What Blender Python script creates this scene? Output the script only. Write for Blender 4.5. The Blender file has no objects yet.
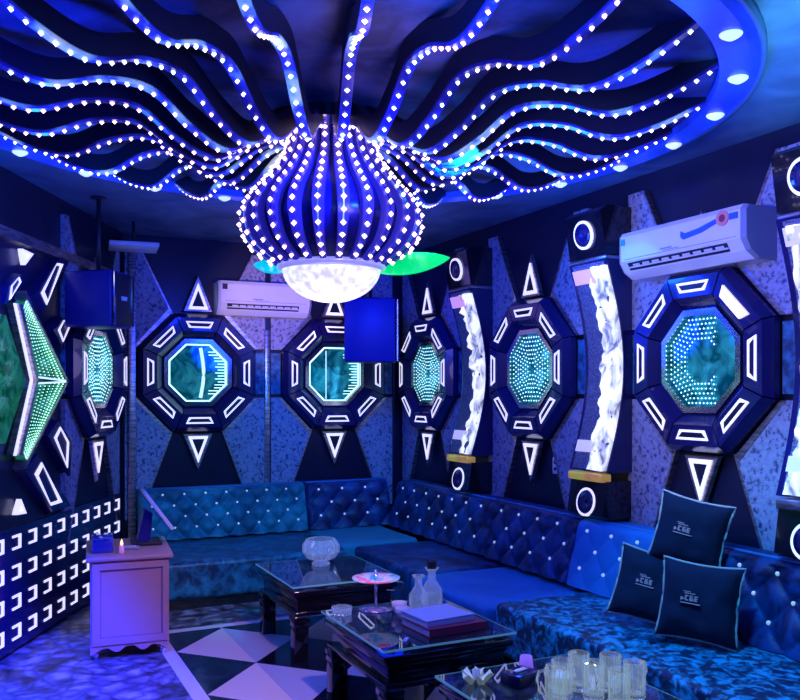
import bpy, bmesh, math, random
from mathutils import Matrix, Vector, noise
random.seed(7)
PI = math.pi
scn = bpy.context.scene
COL = scn.collection

# ------------------------------------------------------------------ frame of reference
H = 1.45                                     # eye height
CS, SN = 0.9003, 0.4352                      # camera yaw
def W(lat, Z, h):                            # metres right of / ahead of the eye -> world
    return Vector((SN * Z + CS * lat, CS * Z - SN * lat, h))
CORNER = Vector((0.92, 6.85, 0))
LD = Vector((math.sin(math.radians(26.8)), math.cos(math.radians(26.8)), 0))   # along the left wall, away
RW, BW, CEIL = 3.35, 6.85, 2.70

# ------------------------------------------------------------------ materials
MATS = {}
def nodes(name):
    m = bpy.data.materials.new(name); m.use_nodes = True
    nt = m.node_tree
    return m, nt, nt.nodes['Principled BSDF']
def pm(name, col, rough=0.5, metal=0.0, emit=None, es=0.0, trans=0.0, ior=1.45, coat=0.0, sheen=0.0, bump=0.0, bscale=60, var=0.0, vscale=8, alpha=1.0):
    if name in MATS: return MATS[name]
    m, nt, b = nodes(name)
    b.inputs['Base Color'].default_value = (*col, 1)
    b.inputs['Roughness'].default_value = rough
    b.inputs['Metallic'].default_value = metal
    b.inputs['Transmission Weight'].default_value = trans
    b.inputs['IOR'].default_value = ior
    b.inputs['Coat Weight'].default_value = coat
    b.inputs['Sheen Weight'].default_value = sheen
    if emit:
        b.inputs['Emission Color'].default_value = (*emit, 1)
        b.inputs['Emission Strength'].default_value = es
    tc = nt.nodes.new('ShaderNodeTexCoord')
    n = nt.nodes.new('ShaderNodeTexNoise'); n.inputs['Scale'].default_value = vscale
    nt.links.new(tc.outputs['Object'], n.inputs['Vector'])
    if var > 0:
        mx = nt.nodes.new('ShaderNodeMix'); mx.data_type = 'RGBA'
        mx.inputs[6].default_value = (*[c * (1 - var) for c in col], 1)
        mx.inputs[7].default_value = (*[min(1, c * (1 + var)) for c in col], 1)
        nt.links.new(n.outputs['Fac'], mx.inputs[0]); nt.links.new(mx.outputs[2], b.inputs['Base Color'])
    if bump > 0:
        n2 = nt.nodes.new('ShaderNodeTexNoise'); n2.inputs['Scale'].default_value = bscale
        nt.links.new(tc.outputs['Object'], n2.inputs['Vector'])
        bp = nt.nodes.new('ShaderNodeBump'); bp.inputs['Strength'].default_value = bump; bp.inputs['Distance'].default_value = 0.01
        nt.links.new(n2.outputs['Fac'], bp.inputs['Height']); nt.links.new(bp.outputs['Normal'], b.inputs['Normal'])
    MATS[name] = m
    return m
def ramp(nt, pts):
    r = nt.nodes.new('ShaderNodeValToRGB')
    while len(r.color_ramp.elements) < len(pts): r.color_ramp.elements.new(0.5)
    for e, (p, c) in zip(r.color_ramp.elements, pts):
        e.position = p; e.color = (*c, 1)
    return r
def noise_mat(name, scale, pts, rough=0.5, detail=4, dist=0.0, metal=0, sheen=0, bump=0.0, coords='Object', coat=0, em=0.0, stretch=(1, 1, 1), voronoi=False):
    m, nt, b = nodes(name)
    tc = nt.nodes.new('ShaderNodeTexCoord')
    mp = nt.nodes.new('ShaderNodeMapping'); mp.inputs['Scale'].default_value = stretch
    nt.links.new(tc.outputs[coords], mp.inputs['Vector'])
    if voronoi:
        n = nt.nodes.new('ShaderNodeTexVoronoi'); n.inputs['Scale'].default_value = scale; out = n.outputs['Distance']
    else:
        n = nt.nodes.new('ShaderNodeTexNoise'); n.inputs['Scale'].default_value = scale
        n.inputs['Detail'].default_value = detail; n.inputs['Distortion'].default_value = dist; out = n.outputs['Fac']
    nt.links.new(mp.outputs['Vector'], n.inputs['Vector'])
    r = ramp(nt, pts); nt.links.new(out, r.inputs['Fac'])
    nt.links.new(r.outputs['Color'], b.inputs['Base Color'])
    b.inputs['Roughness'].default_value = rough; b.inputs['Metallic'].default_value = metal
    b.inputs['Sheen Weight'].default_value = sheen; b.inputs['Coat Weight'].default_value = coat
    if em:
        nt.links.new(r.outputs['Color'], b.inputs['Emission Color']); b.inputs['Emission Strength'].default_value = em
    if bump:
        bp = nt.nodes.new('ShaderNodeBump'); bp.inputs['Strength'].default_value = bump; bp.inputs['Distance'].default_value = 0.02
        nt.links.new(out, bp.inputs['Height']); nt.links.new(bp.outputs['Normal'], b.inputs['Normal'])
    MATS[name] = m
    return m

M_ceil = noise_mat('ceiling paint', 3.0, [(0.3, (0.05, 0.09, 0.16)), (0.7, (0.16, 0.24, 0.36))], rough=0.55, detail=8, dist=0.8, bump=0.3)
M_dish = noise_mat('dark cloudy dish', 2.6, [(0.38, (0.03, 0.03, 0.06)), (0.68, (0.20, 0.20, 0.32))], rough=0.6, detail=9, dist=0.6, bump=0.4)
M_wall = pm('dark wall lacquer', (0.012, 0.012, 0.035), 0.28, bump=0.05, var=0.3)
M_speck = noise_mat('speckled wallcovering', 46, [(0.34, (0.05, 0.06, 0.12)), (0.47, (0.30, 0.31, 0.42)), (0.75, (0.42, 0.42, 0.54))], rough=0.5, detail=5, bump=0.35)
M_teal = noise_mat('teal wallcovering', 24, [(0.35, (0.01, 0.05, 0.12)), (0.7, (0.05, 0.25, 0.45))], rough=0.6, detail=4, bump=0.2)
M_trimm = noise_mat('brushed trim metal', 12, [(0.3, (0.25, 0.20, 0.18)), (0.7, (0.75, 0.66, 0.66))], rough=0.3, metal=0.9, stretch=(1, 1, 6))
M_lacq = pm('black lacquer', (0.008, 0.007, 0.014), 0.12, coat=0.6, var=0.3)
M_frame = pm('navy gloss frame', (0.012, 0.010, 0.085), 0.22, coat=0.5, var=0.2)
M_chrome = pm('bevelled silver', (0.8, 0.78, 0.74), 0.14, 1.0, var=0.1)
M_bar = pm('white light bar', (1, 1, 1), 0.4, emit=(0.80, 0.76, 1.0), es=1.0)
M_slot = pm('dark slot', (0.01, 0.01, 0.03), 0.4)
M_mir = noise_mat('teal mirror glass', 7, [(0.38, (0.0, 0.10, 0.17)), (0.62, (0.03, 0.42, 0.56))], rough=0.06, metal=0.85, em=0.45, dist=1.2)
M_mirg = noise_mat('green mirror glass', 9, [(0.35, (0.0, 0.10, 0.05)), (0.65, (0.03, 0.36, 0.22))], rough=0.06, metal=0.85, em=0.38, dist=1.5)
M_dot = pm('mint led and glow', (1, 1, 1), 0.4, emit=(0.55, 1.0, 0.90), es=1.6)
M_dotg = pm('green led dot', (1, 1, 1), 0.4, emit=(0.45, 1.0, 0.55), es=1.6)
M_btn = pm('crystal button', (0.95, 0.95, 1), 0.03, 0.0, emit=(0.6, 0.8, 1), es=0.35, ior=1.9)
M_glass = pm('clear glass', (0.92, 0.96, 1.0), 0.02, trans=1.0, ior=1.45)
M_tint = pm('table glass', (0.45, 0.62, 0.80), 0.01, trans=0.97, ior=1.5)
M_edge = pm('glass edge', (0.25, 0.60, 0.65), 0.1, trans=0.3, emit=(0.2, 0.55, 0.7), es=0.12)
M_white = pm('white enamel', (0.82, 0.80, 0.84), 0.3, coat=0.3, var=0.03)
M_grey = pm('grey plastic', (0.30, 0.33, 0.38), 0.45)
M_dark = pm('dark plastic', (0.02, 0.02, 0.03), 0.4)
M_mauve = pm('mauve painted wood', (0.50, 0.28, 0.26), 0.45, var=0.06, bump=0.05)
M_mauved = pm('mauve groove', (0.30, 0.18, 0.20), 0.6)
M_cush = pm('navy cushion cloth', (0.006, 0.010, 0.035), 0.9, sheen=0.0, bump=0.25, bscale=200)
M_pipe = pm('grey cushion piping', (0.75, 0.50, 0.42), 0.6)
M_red = pm('red embroidery', (1.0, 0.42, 0.40), 0.7)
M_maroon = pm('maroon book cloth', (0.32, 0.03, 0.08), 0.5)
M_page = pm('book paper', (0.80, 0.78, 0.80), 0.7)
M_pale = pm('pale cover', (0.55, 0.60, 0.85), 0.4)
M_orange = pm('candle flame', (1, 0.5, 0.2), 0.5, emit=(1.0, 0.55, 0.25), es=2.5)
M_pink = pm('pink wax', (0.85, 0.35, 0.75), 0.5, emit=(0.9, 0.3, 0.9), es=0.25)
M_green = pm('green light leaf', (0.0, 0.5, 0.08), 0.25, emit=(0.0, 0.9, 0.22), es=0.7)
M_cyan = pm('cyan light leaf', (0.0, 0.7, 0.7), 0.25, emit=(0.0, 0.7, 0.65), es=0.6)
M_ringlit = noise_mat('lit blue ring', 2.2, [(0.35, (0.005, 0.02, 0.35)), (0.75, (0.01, 0.06, 0.95))], rough=0.25, em=0.75, dist=0.5)
M_ringside = pm('ring side', (0.08, 0.14, 0.25), 0.4)
M_down = pm('crystal downlight', (0.9, 0.95, 1), 0.1, emit=(0.62, 0.82, 1.0), es=0.9)
M_mesh = noise_mat('grey column mesh', 120, [(0.4, (0.05, 0.055, 0.08)), (0.6, (0.20, 0.21, 0.30))], rough=0.5, voronoi=True)
M_band = pm('white column band', (0.8, 0.78, 0.9), 0.4, emit=(0.8, 0.72, 1.0), es=0.45)
M_pband = pm('pink column band', (0.9, 0.5, 0.7), 0.4, emit=(1.0, 0.50, 0.72), es=0.5)
M_caplight = noise_mat('rainbow light on cap', 5, [(0.35, (0.25, 0.9, 0.25)), (0.5, (0.95, 0.75, 0.1)), (0.7, (0.9, 0.35, 0.15))], rough=0.25, metal=0.6, em=0.25)  # green to orange light falling on the cap, put into its colour
M_globe = noise_mat('frosted crystal globe', 30, [(0.38, (0.62, 0.60, 0.95)), (0.55, (1, 1, 1))], rough=0.3, em=0.95, bump=0.4)
M_flame = None

def velvet(name, lo, hi, scale, rough=0.45, sheen=0.25, ctr=(0.40, 0.62)):
    m, nt, b = nodes(name)
    tc = nt.nodes.new('ShaderNodeTexCoord')
    n = nt.nodes.new('ShaderNodeTexNoise'); n.inputs['Scale'].default_value = scale
    n.inputs['Detail'].default_value = 8; n.inputs['Distortion'].default_value = 0.6; n.inputs['Roughness'].default_value = 0.65
    nt.links.new(tc.outputs['Object'], n.inputs['Vector'])
    r = ramp(nt, [(ctr[0], lo), (ctr[1], hi)]); nt.links.new(n.outputs['Fac'], r.inputs['Fac'])
    nt.links.new(r.outputs['Color'], b.inputs['Base Color'])
    b.inputs['Roughness'].default_value = rough
    b.inputs['Sheen Weight'].default_value = sheen; b.inputs['Sheen Roughness'].default_value = 0.4
    b.inputs['Sheen Tint'].default_value = (*[min(1, c * 2 + 0.1) for c in hi], 1)
    bp = nt.nodes.new('ShaderNodeBump'); bp.inputs['Strength'].default_value = 0.35; bp.inputs['Distance'].default_value = 0.01
    nt.links.new(n.outputs['Fac'], bp.inputs['Height']); nt.links.new(bp.outputs['Normal'], b.inputs['Normal'])
    MATS[name] = m; return m
M_vel_teal = velvet('teal crushed velvet', (0.005, 0.14, 0.20), (0.02, 0.38, 0.44), 4)
M_vel_dark = velvet('dark blue crushed velvet', (0.001, 0.005, 0.04), (0.006, 0.07, 0.25), 7)
M_vel_seat = velvet('blue crushed velvet', (0.001, 0.012, 0.05), (0.02, 0.40, 0.62), 20, ctr=(0.46, 0.60))
M_vel_flat = velvet('smooth azure velvet', (0.004, 0.17, 0.46), (0.008, 0.23, 0.58), 3, rough=0.6)
M_vel_ts = velvet('dark teal crushed velvet', (0.001, 0.025, 0.07), (0.015, 0.20, 0.32), 11)
M_vel_green = velvet('smooth teal velvet', (0.01, 0.22, 0.35), (0.02, 0.30, 0.42), 3, rough=0.6)
M_seam = pm('velvet piping', (0.03, 0.22, 0.50), 0.5)

def glow_crystal():
    m, nt, b = nodes('glowing crumpled crystal')
    tc = nt.nodes.new('ShaderNodeTexCoord')
    mp = nt.nodes.new('ShaderNodeMapping'); mp.inputs['Scale'].default_value = (1, 1, 0.55); mp.inputs['Rotation'].default_value = (0, 0.5, 0)
    nt.links.new(tc.outputs['Object'], mp.inputs['Vector'])
    n = nt.nodes.new('ShaderNodeTexNoise'); n.inputs['Scale'].default_value = 7; n.inputs['Detail'].default_value = 7; n.inputs['Distortion'].default_value = 2.0
    nt.links.new(mp.outputs['Vector'], n.inputs['Vector'])
    r = ramp(nt, [(0.33, (0.12, 0.13, 0.20)), (0.45, (0.55, 0.58, 0.64)), (0.56, (0.95, 1.0, 0.95))])
    nt.links.new(n.outputs['Fac'], r.inputs['Fac'])
    nt.links.new(r.outputs['Color'], b.inputs['Base Color']); nt.links.new(r.outputs['Color'], b.inputs['Emission Color'])
    b.inputs['Emission Strength'].default_value = 0.9
    b.inputs['Roughness'].default_value = 0.3
    return m
M_crys = glow_crystal()
def led_mat():
    m, nt, b = nodes('chandelier led')
    g = nt.nodes.new('ShaderNodeNewGeometry')
    n = nt.nodes.new('ShaderNodeTexNoise'); n.inputs['Scale'].default_value = 1.3
    nt.links.new(g.outputs['Position'], n.inputs['Vector'])
    r = ramp(nt, [(0.43, (0.70, 0.85, 1.0)), (0.55, (1.0, 0.62, 0.92))])
    nt.links.new(n.outputs['Fac'], r.inputs['Fac']); nt.links.new(r.outputs['Color'], b.inputs['Emission Color'])
    b.inputs['Emission Strength'].default_value = 3.2
    try: m.cycles.emission_sampling = 'NONE'
    except Exception: pass
    return m
M_led = led_mat()
def strip_mat():
    m, nt, b = nodes('lit led strip')
    g = nt.nodes.new('ShaderNodeNewGeometry')
    n = nt.nodes.new('ShaderNodeTexNoise'); n.inputs['Scale'].default_value = 4.5; n.inputs['Detail'].default_value = 4
    nt.links.new(g.outputs['Position'], n.inputs['Vector'])
    r = ramp(nt, [(0.42, (0.01, 0.01, 0.16)), (0.56, (0.03, 0.05, 0.60)), (0.63, (0.25, 0.55, 0.85)), (0.70, (0.65, 0.8, 0.8))])
    nt.links.new(n.outputs['Fac'], r.inputs['Fac']); nt.links.new(r.outputs['Color'], b.inputs['Emission Color'])
    nt.links.new(r.outputs['Color'], b.inputs['Base Color'])
    b.inputs['Emission Strength'].default_value = 0.33; b.inputs['Roughness'].default_value = 0.25
    return m
M_strip = strip_mat()
for mm in (M_dot, M_dotg, M_btn):
    try: mm.cycles.emission_sampling = 'NONE'
    except Exception: pass

def floor_mat():
    m, nt, b = nodes('tile and marble floor')
    N = nt.nodes; L = nt.links
    tc = N.new('ShaderNodeTexCoord'); sx = N.new('ShaderNodeSeparateXYZ'); L.new(tc.outputs['Object'], sx.inputs[0])
    def mth(op, a, c=None, cl=False):
        n = N.new('ShaderNodeMath'); n.operation = op; n.use_clamp = cl
        for i, v in enumerate((a, c)):
            if v is None: continue
            if isinstance(v, (int, float)): n.inputs[i].default_value = v
            else: L.new(v, n.inputs[i])
        return n.outputs[0]
    X, Y = sx.outputs['X'], sx.outputs['Y']
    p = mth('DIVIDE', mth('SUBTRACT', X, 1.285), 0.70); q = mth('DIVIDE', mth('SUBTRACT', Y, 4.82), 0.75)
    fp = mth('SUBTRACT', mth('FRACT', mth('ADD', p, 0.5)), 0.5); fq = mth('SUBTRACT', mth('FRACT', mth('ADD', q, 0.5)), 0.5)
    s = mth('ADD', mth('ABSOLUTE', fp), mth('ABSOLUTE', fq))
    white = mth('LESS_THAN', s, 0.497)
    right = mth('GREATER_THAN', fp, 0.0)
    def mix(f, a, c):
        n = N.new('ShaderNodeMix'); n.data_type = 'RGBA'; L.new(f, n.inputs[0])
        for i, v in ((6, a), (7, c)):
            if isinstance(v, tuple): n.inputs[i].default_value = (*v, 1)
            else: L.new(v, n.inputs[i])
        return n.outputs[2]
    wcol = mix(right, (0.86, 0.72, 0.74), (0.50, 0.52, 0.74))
    nz = N.new('ShaderNodeTexNoise'); nz.inputs['Scale'].default_value = 3; nz.inputs['Detail'].default_value = 8; nz.inputs['Distortion'].default_value = 3
    L.new(tc.outputs['Object'], nz.inputs['Vector'])
    bcol = ramp(nt, [(0.45, (0.006, 0.006, 0.02)), (0.8, (0.03, 0.03, 0.07))]); L.new(nz.outputs['Fac'], bcol.inputs['Fac'])
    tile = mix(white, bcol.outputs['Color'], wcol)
    # dark marble outside the border
    v = N.new('ShaderNodeTexVoronoi'); v.feature = 'DISTANCE_TO_EDGE'; v.inputs['Scale'].default_value = 9
    dv = N.new('ShaderNodeVectorMath'); dv.operation = 'ADD'
    sc = N.new('ShaderNodeVectorMath'); sc.operation = 'SCALE'; sc.inputs['Scale'].default_value = 0.25
    nz2 = N.new('ShaderNodeTexNoise'); nz2.inputs['Scale'].default_value = 4; nz2.inputs['Detail'].default_value = 5
    L.new(tc.outputs['Object'], nz2.inputs['Vector']); L.new(nz2.outputs['Color'], sc.inputs[0])
    L.new(tc.outputs['Object'], dv.inputs[0]); L.new(sc.outputs[0], dv.inputs[1]); L.new(dv.outputs[0], v.inputs['Vector'])
    mr = ramp(nt, [(0.0, (0.10, 0.09, 0.12)), (0.10, (0.22, 0.20, 0.26)), (0.30, (0.50, 0.46, 0.52))]); L.new(v.outputs['Distance'], mr.inputs['Fac'])
    nr = ramp(nt, [(0.35, (0.15, 0.15, 0.15)), (0.65, (1, 1, 1))]); L.new(nz.outputs['Fac'], nr.inputs['Fac'])
    mm = N.new('ShaderNodeMix'); mm.data_type = 'RGBA'; mm.blend_type = 'MULTIPLY'; mm.inputs[0].default_value = 1
    L.new(mr.outputs['Color'], mm.inputs[6]); L.new(nr.outputs['Color'], mm.inputs[7])
    inside = mth('MULTIPLY', mth('GREATER_THAN', X, 0.86), mth('LESS_THAN', Y, 5.285))
    inner = mth('MULTIPLY', mth('GREATER_THAN', X, 0.935), mth('LESS_THAN', Y, 5.215))
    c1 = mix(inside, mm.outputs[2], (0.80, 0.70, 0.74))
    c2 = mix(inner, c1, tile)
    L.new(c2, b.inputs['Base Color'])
    rr = N.new('ShaderNodeMix'); rr.data_type = 'FLOAT'; L.new(inside, rr.inputs[0]); rr.inputs[2].default_value = 0.34; rr.inputs[3].default_value = 0.16
    L.new(rr.outputs[0], b.inputs['Roughness'])
    return m
M_floor = floor_mat()

# ------------------------------------------------------------------ mesh builder
class MB:
    def __init__(s): s.v = []; s.f = []; s.m = []; s.sm = []
    def add(s, vs, fs, mat=0, M=None, smooth=False):
        o = len(s.v)
        for v in vs:
            v = Vector(v); s.v.append(M @ v if M else v)
        for f in fs:
            s.f.append([o + i for i in f]); s.m.append(mat); s.sm.append(smooth)
        return s
    def box(s, a, b, mat=0, M=None):
        x0, y0, z0 = a; x1, y1, z1 = b
        return s.add([(x0, y0, z0), (x1, y0, z0), (x1, y1, z0), (x0, y1, z0), (x0, y0, z1), (x1, y0, z1), (x1, y1, z1), (x0, y1, z1)],
                     [(0, 3, 2, 1), (4, 5, 6, 7), (0, 1, 5, 4), (1, 2, 6, 5), (2, 3, 7, 6), (3, 0, 4, 7)], mat, M)
    def bbox(s, a, b, r=0.01, seg=2, mat=0, M=None, smooth=True):
        bm = bmesh.new(); bmesh.ops.create_cube(bm, size=1)
        c = [(a[i] + b[i]) / 2 for i in range(3)]; d = [b[i] - a[i] for i in range(3)]
        for v in bm.verts: v.co = Vector((c[0] + v.co.x * d[0], c[1] + v.co.y * d[1], c[2] + v.co.z * d[2]))
        bmesh.ops.bevel(bm, geom=bm.edges[:], offset=min(r, min(d) * 0.49), segments=seg, affect='EDGES', profile=0.5)
        bm.verts.index_update()
        vs = [v.co.copy() for v in bm.verts]; fs = [[v.index for v in f.verts] for f in bm.faces]
        bm.free(); return s.add(vs, fs, mat, M, smooth)
    def prism(s, poly, y0, y1, mat=0, M=None, inset=0.0):       # poly in x,z; extruded along y. front = y1 (smaller y is towards room)
        n = len(poly); c = (sum(p[0] for p in poly) / n, sum(p[1] for p in poly) / n)
        fr = [(p[0] + (c[0] - p[0]) * inset, p[1] + (c[1] - p[1]) * inset) for p in poly]
        vs = [(p[0], y0, p[1]) for p in poly] + [(p[0], y1, p[1]) for p in fr]
        fs = [list(range(n)), list(range(n, 2 * n))[::-1]] + [(i, n + i, n + (i + 1) % n, (i + 1) % n) for i in range(n)]
        return s.add(vs, fs, mat, M)
    def frame(s, outer, inner, y0, y1, mat=0, M=None):
        n = len(outer); vs = []
        for y in (y0, y1):
            vs += [(p[0], y, p[1]) for p in outer] + [(p[0], y, p[1]) for p in inner]
        fs = []
        for i in range(n):
            j = (i + 1) % n
            fs += [(2 * n + i, 2 * n + j, 3 * n + j, 3 * n + i), (i, n + i, n + j, j), (i, j, 2 * n + j, 2 * n + i), (n + i, 3 * n + i, 3 * n + j, n + j)]
        return s.add(vs, fs, mat, M)
    def lathe(s, prof, n=32, mat=0, M=None, smooth=True, flute=0, fa=0.0):
        vs = []; fs = []; k = len(prof)
        for i in range(n):
            a = 2 * PI * i / n; q = 1 + (fa * math.cos(flute * a) if flute else 0)
            for r, z in prof: vs.append((r * q * math.cos(a), r * q * math.sin(a), z))
        for i in range(n):
            j = (i + 1) % n
            for t in range(k - 1): fs.append((i * k + t, j * k + t, j * k + t + 1, i * k + t + 1))
        if prof[0][0] > 1e-6: fs.append([i * k for i in range(n)][::-1])
        if prof[-1][0] > 1e-6: fs.append([i * k + k - 1 for i in range(n)])
        return s.add(vs, fs, mat, M, smooth)
    def tube(s, pts, r, n=8, mat=0, M=None, closed=False):
        pts = [Vector(p) for p in pts]; k = len(pts); vs = []; fs = []
        up = Vector((0, 0, 1))
        for i, p in enumerate(pts):
            if closed: d = pts[(i + 1) % k] - pts[i - 1]
            else: d = pts[min(i + 1, k - 1)] - pts[max(i - 1, 0)]
            d.normalize(); a = d.cross(up)
            if a.length < 1e-3: a = d.cross(Vector((1, 0, 0)))
            a.normalize(); b = d.cross(a)
            for j in range(n):
                t = 2 * PI * j / n; vs.append(p + a * (r * math.cos(t)) + b * (r * math.sin(t)))
        m = k if closed else k - 1
        for i in range(m):
            for j in range(n):
                i2 = (i + 1) % k; j2 = (j + 1) % n
                fs.append((i * n + j, i * n + j2, i2 * n + j2, i2 * n + j))
        if not closed:
            fs.append(list(range(n))); fs.append([(k - 1) * n + j for j in range(n)][::-1])
        return s.add(vs, fs, mat, M, True)
    def gem(s, c, r, mat=0, flat=None):
        x, y, z = c
        return s.add([(x - r, y, z), (x + r, y, z), (x, y - r, z), (x, y + r, z), (x, y, z - r), (x, y, z + r)],
                     [(0, 2, 5), (2, 1, 5), (1, 3, 5), (3, 0, 5), (2, 0, 4), (1, 2, 4), (3, 1, 4), (0, 3, 4)], mat)
    def mesh(s, name, mats):
        me = bpy.data.meshes.new(name); me.from_pydata([tuple(v) for v in s.v], [], s.f)
        for m in mats: me.materials.append(m)
        me.polygons.foreach_set('material_index', s.m); me.polygons.foreach_set('use_smooth', s.sm)
        bm = bmesh.new(); bm.from_mesh(me); bmesh.ops.recalc_face_normals(bm, faces=bm.faces); bm.to_mesh(me); bm.free()
        me.update(); return me
    def build(s, name, mats, parent=None, loc=None, rot=None):
        if not isinstance(mats, (list, tuple)): mats = [mats]
        o = bpy.data.objects.new(name, s.mesh(name, mats)); COL.objects.link(o)
        if parent: o.parent = parent
        if loc is not None: o.location = loc
        if rot is not None: o.rotation_euler = rot
        return o
def tag(o, label=None, cat=None, group=None, kind=None):
    if label: o['label'] = label
    if cat: o['category'] = cat
    if group: o['group'] = group
    if kind: o['kind'] = kind
    return o
def thing(name, label, cat, loc=(0, 0, 0), rz=0.0, group=None, rot=None):
    o = bpy.data.objects.new(name, None); COL.objects.link(o); o.empty_display_size = 0.1
    o.location = loc; o.rotation_euler = rot if rot else (0, 0, rz)
    return tag(o, label, cat, group)
def kids(o): return [c for c in bpy.data.objects if c.parent == o]
def dup(o, parent=None):
    c = o.copy(); COL.objects.link(c)
    if parent: c.parent = parent
    for ch in kids(o): dup(ch, c)
    return c
def struct(mb, name, mats): return tag(mb.build(name, mats), kind='structure')

# ------------------------------------------------------------------ room shell
far_l = CORNER - LD * 8.8
fl = [(far_l.x, far_l.y), (RW + 0.05, far_l.y), (RW + 0.05, BW + 0.05), (CORNER.x - 0.02, BW + 0.05)]
b = MB(); b.add([(x, y, 0) for x, y in fl] + [(x, y, -0.06) for x, y in fl], [(0, 1, 2, 3), (7, 6, 5, 4), (0, 4, 5, 1), (1, 5, 6, 2), (2, 6, 7, 3), (3, 7, 4, 0)]); struct(b, 'floor', M_floor)
b = MB(); b.add([(x, y, CEIL) for x, y in fl] + [(x, y, CEIL + 0.06) for x, y in fl], [(0, 1, 2, 3), (7, 6, 5, 4), (0, 4, 5, 1), (1, 5, 6, 2), (2, 6, 7, 3), (3, 7, 4, 0)]); struct(b, 'ceiling', M_ceil)
struct(MB().box((CORNER.x - 0.3, BW, 0), (RW, BW + 0.1, CEIL)), 'wall_back', M_wall)
struct(MB().box((RW, far_l.y, 0), (RW + 0.1, BW + 0.1, CEIL)), 'wall_right', M_wall)
struct(MB().box((far_l.x - 0.2, far_l.y - 0.1, 0), (RW + 0.1, far_l.y, CEIL)), 'wall_front', M_wall)
AL = math.radians(63.2)                                            # left wall frame rotation
w = MB().box((-8.9, 0, 0), (0.0, 0.1, CEIL)); o = struct(w, 'wall_left', M_wall); o.location = CORNER; o.rotation_euler.z = AL
# posts and dark pilasters
tn = [0]
def trim(mb, mats, loc=(0, 0, 0), rz=0):
    tn[0] += 1; o = struct(mb, 'trim_%d' % tn[0], mats); o.location = loc; o.rotation_euler.z = rz; return o
trim(MB().bbox((-0.03, -0.06, 0), (0.03, 0.0, 2.55), 0.006), M_trimm, (CORNER.x + 0.06, BW, 0))
trim(MB().bbox((-0.022, -0.05, 0.4), (0.022, 0.0, 1.98), 0.006), M_trimm, (2.065, BW, 0))
trim(MB().bbox((-0.03, -0.05, 0.4), (0.03, 0.0, 2.5), 0.006), M_wall, (3.25, BW, 0))
for y in (6.0, 5.0):
    pass

RB, RR, RL = 0.0, -PI / 2, AL
def lw(u): return CORNER + LD * u                                  # u<0 is towards the camera
BAYS = [('back', Vector((1.49, BW, 0)), RB), ('back', Vector((2.66, BW, 0)), RB), ('right', Vector((RW, 6.29, 0)), RR),
        ('right', Vector((RW, 4.78, 0)), RR), ('right', Vector((RW, 3.25, 0)), RR), ('left', lw(-0.66), RL)]
OCZ = 1.62
def bay_panels(loc, rz, hw):
    z = OCZ; hw0 = hw
    for sgn in (-1, 1):
        q = MB()
        for vz in (-1, 1):
            top = 0.98 if vz > 0 else 1.15
            poly = [(sgn * hw0, z + vz * 0.20), (sgn * 0.47, z + vz * 0.20), (sgn * 0.21, z + vz * 0.47), (sgn * min(0.46, hw0 - 0.03), z + vz * top), (sgn * hw0, z + vz * top)]
            q.prism(poly, 0.0, -0.03, 0)
            # slim metal edging along the slanting side
            a, c = Vector((sgn * 0.21, 0, z + vz * 0.47)), Vector((sgn * min(0.46, hw0 - 0.03), 0, z + vz * top))
            q.prism([(a.x, a.z), (a.x - sgn * 0.014, a.z), (c.x - sgn * 0.014, c.z), (c.x, c.z)], 0.0, -0.035, 1)
            a, c = Vector((sgn * 0.47, 0, z + vz * 0.20)), Vector((sgn * 0.21, 0, z + vz * 0.47))
            q.prism([(a.x, a.z), (a.x + sgn * 0.03, a.z), (c.x + sgn * 0.02, c.z + vz * 0.03), (c.x, c.z)], 0.0, -0.036, 1)
        q.prism([(sgn * hw0, z - 0.17), (sgn * 0.475, z - 0.17), (sgn * 0.475, z + 0.17), (sgn * hw0, z + 0.17)], 0.0, -0.025, 2)
        trim(q, [M_speck, M_trimm, M_teal], loc, rz)
for i, (nm, loc, rz) in enumerate(BAYS):
    bay_panels(loc, rz, (0.50 if i == 5 else 0.56 if i < 2 else 0.58 if i != 2 else 0.53))
# violet side frames next to the corner post and on the ceiling edge
trim(MB().box((-4.0, -0.05, 2.30), (0.0, 0.0, 2.36)), M_trimm, CORNER, AL)

# ------------------------------------------------------------------ octagonal wall lights
def oct_pt(ap, k):                                                 # corner k of a flat-topped octagon of apothem ap
    a = PI / 8 + k * PI / 4; R = ap / math.cos(PI / 8)
    return (R * math.sin(a), R * math.cos(a))
def segment_mesh():
    q = MB(); t = math.tan(PI / 8); g = 0.004
    prof = [(0.467, 0.03), (0.467, 0.07), (0.435, 0.115), (0.330, 0.115), (0.275, 0.06), (0.262, 0.03)]
    vs = []; n = len(prof)
    for s in (-1, 1):
        for r, d in prof: vs.append((s * (r * t - g), -d, r))
    fs = [tuple(range(n)), tuple(range(2 * n - 1, n - 1, -1))] + [(i, n + i, n + (i + 1) % n, (i + 1) % n) for i in range(n)]
    return q.add(vs, fs).mesh('frame_segment', [M_frame])
def trap_frame(r0, r1, w0, w1, th):
    outer = [(-w0, r0), (w0, r0), (w1, r1), (-w1, r1)]
    k = th * 1.3
    inner = [(-w0 + k, r0 + th), (w0 - k, r0 + th), (w1 - k * 0.9, r1 - th), (-w1 + k * 0.9, r1 - th)]
    return outer, inner
def bar_mesh(solid=False):
    q = MB(); o_, i_ = trap_frame(0.354, 0.406, 0.085, 0.110, 0.0125)
    if solid: q.prism(o_, -0.112, -0.128, 0)
    else:
        q.frame(o_, i_, -0.112, -0.120, 0); q.prism(i_, -0.112, -0.118, 1)
    return q.mesh('light_bar', [M_bar, M_slot])
SEG, BAR, BARS = segment_mesh(), bar_mesh(), bar_mesh(True)
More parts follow.
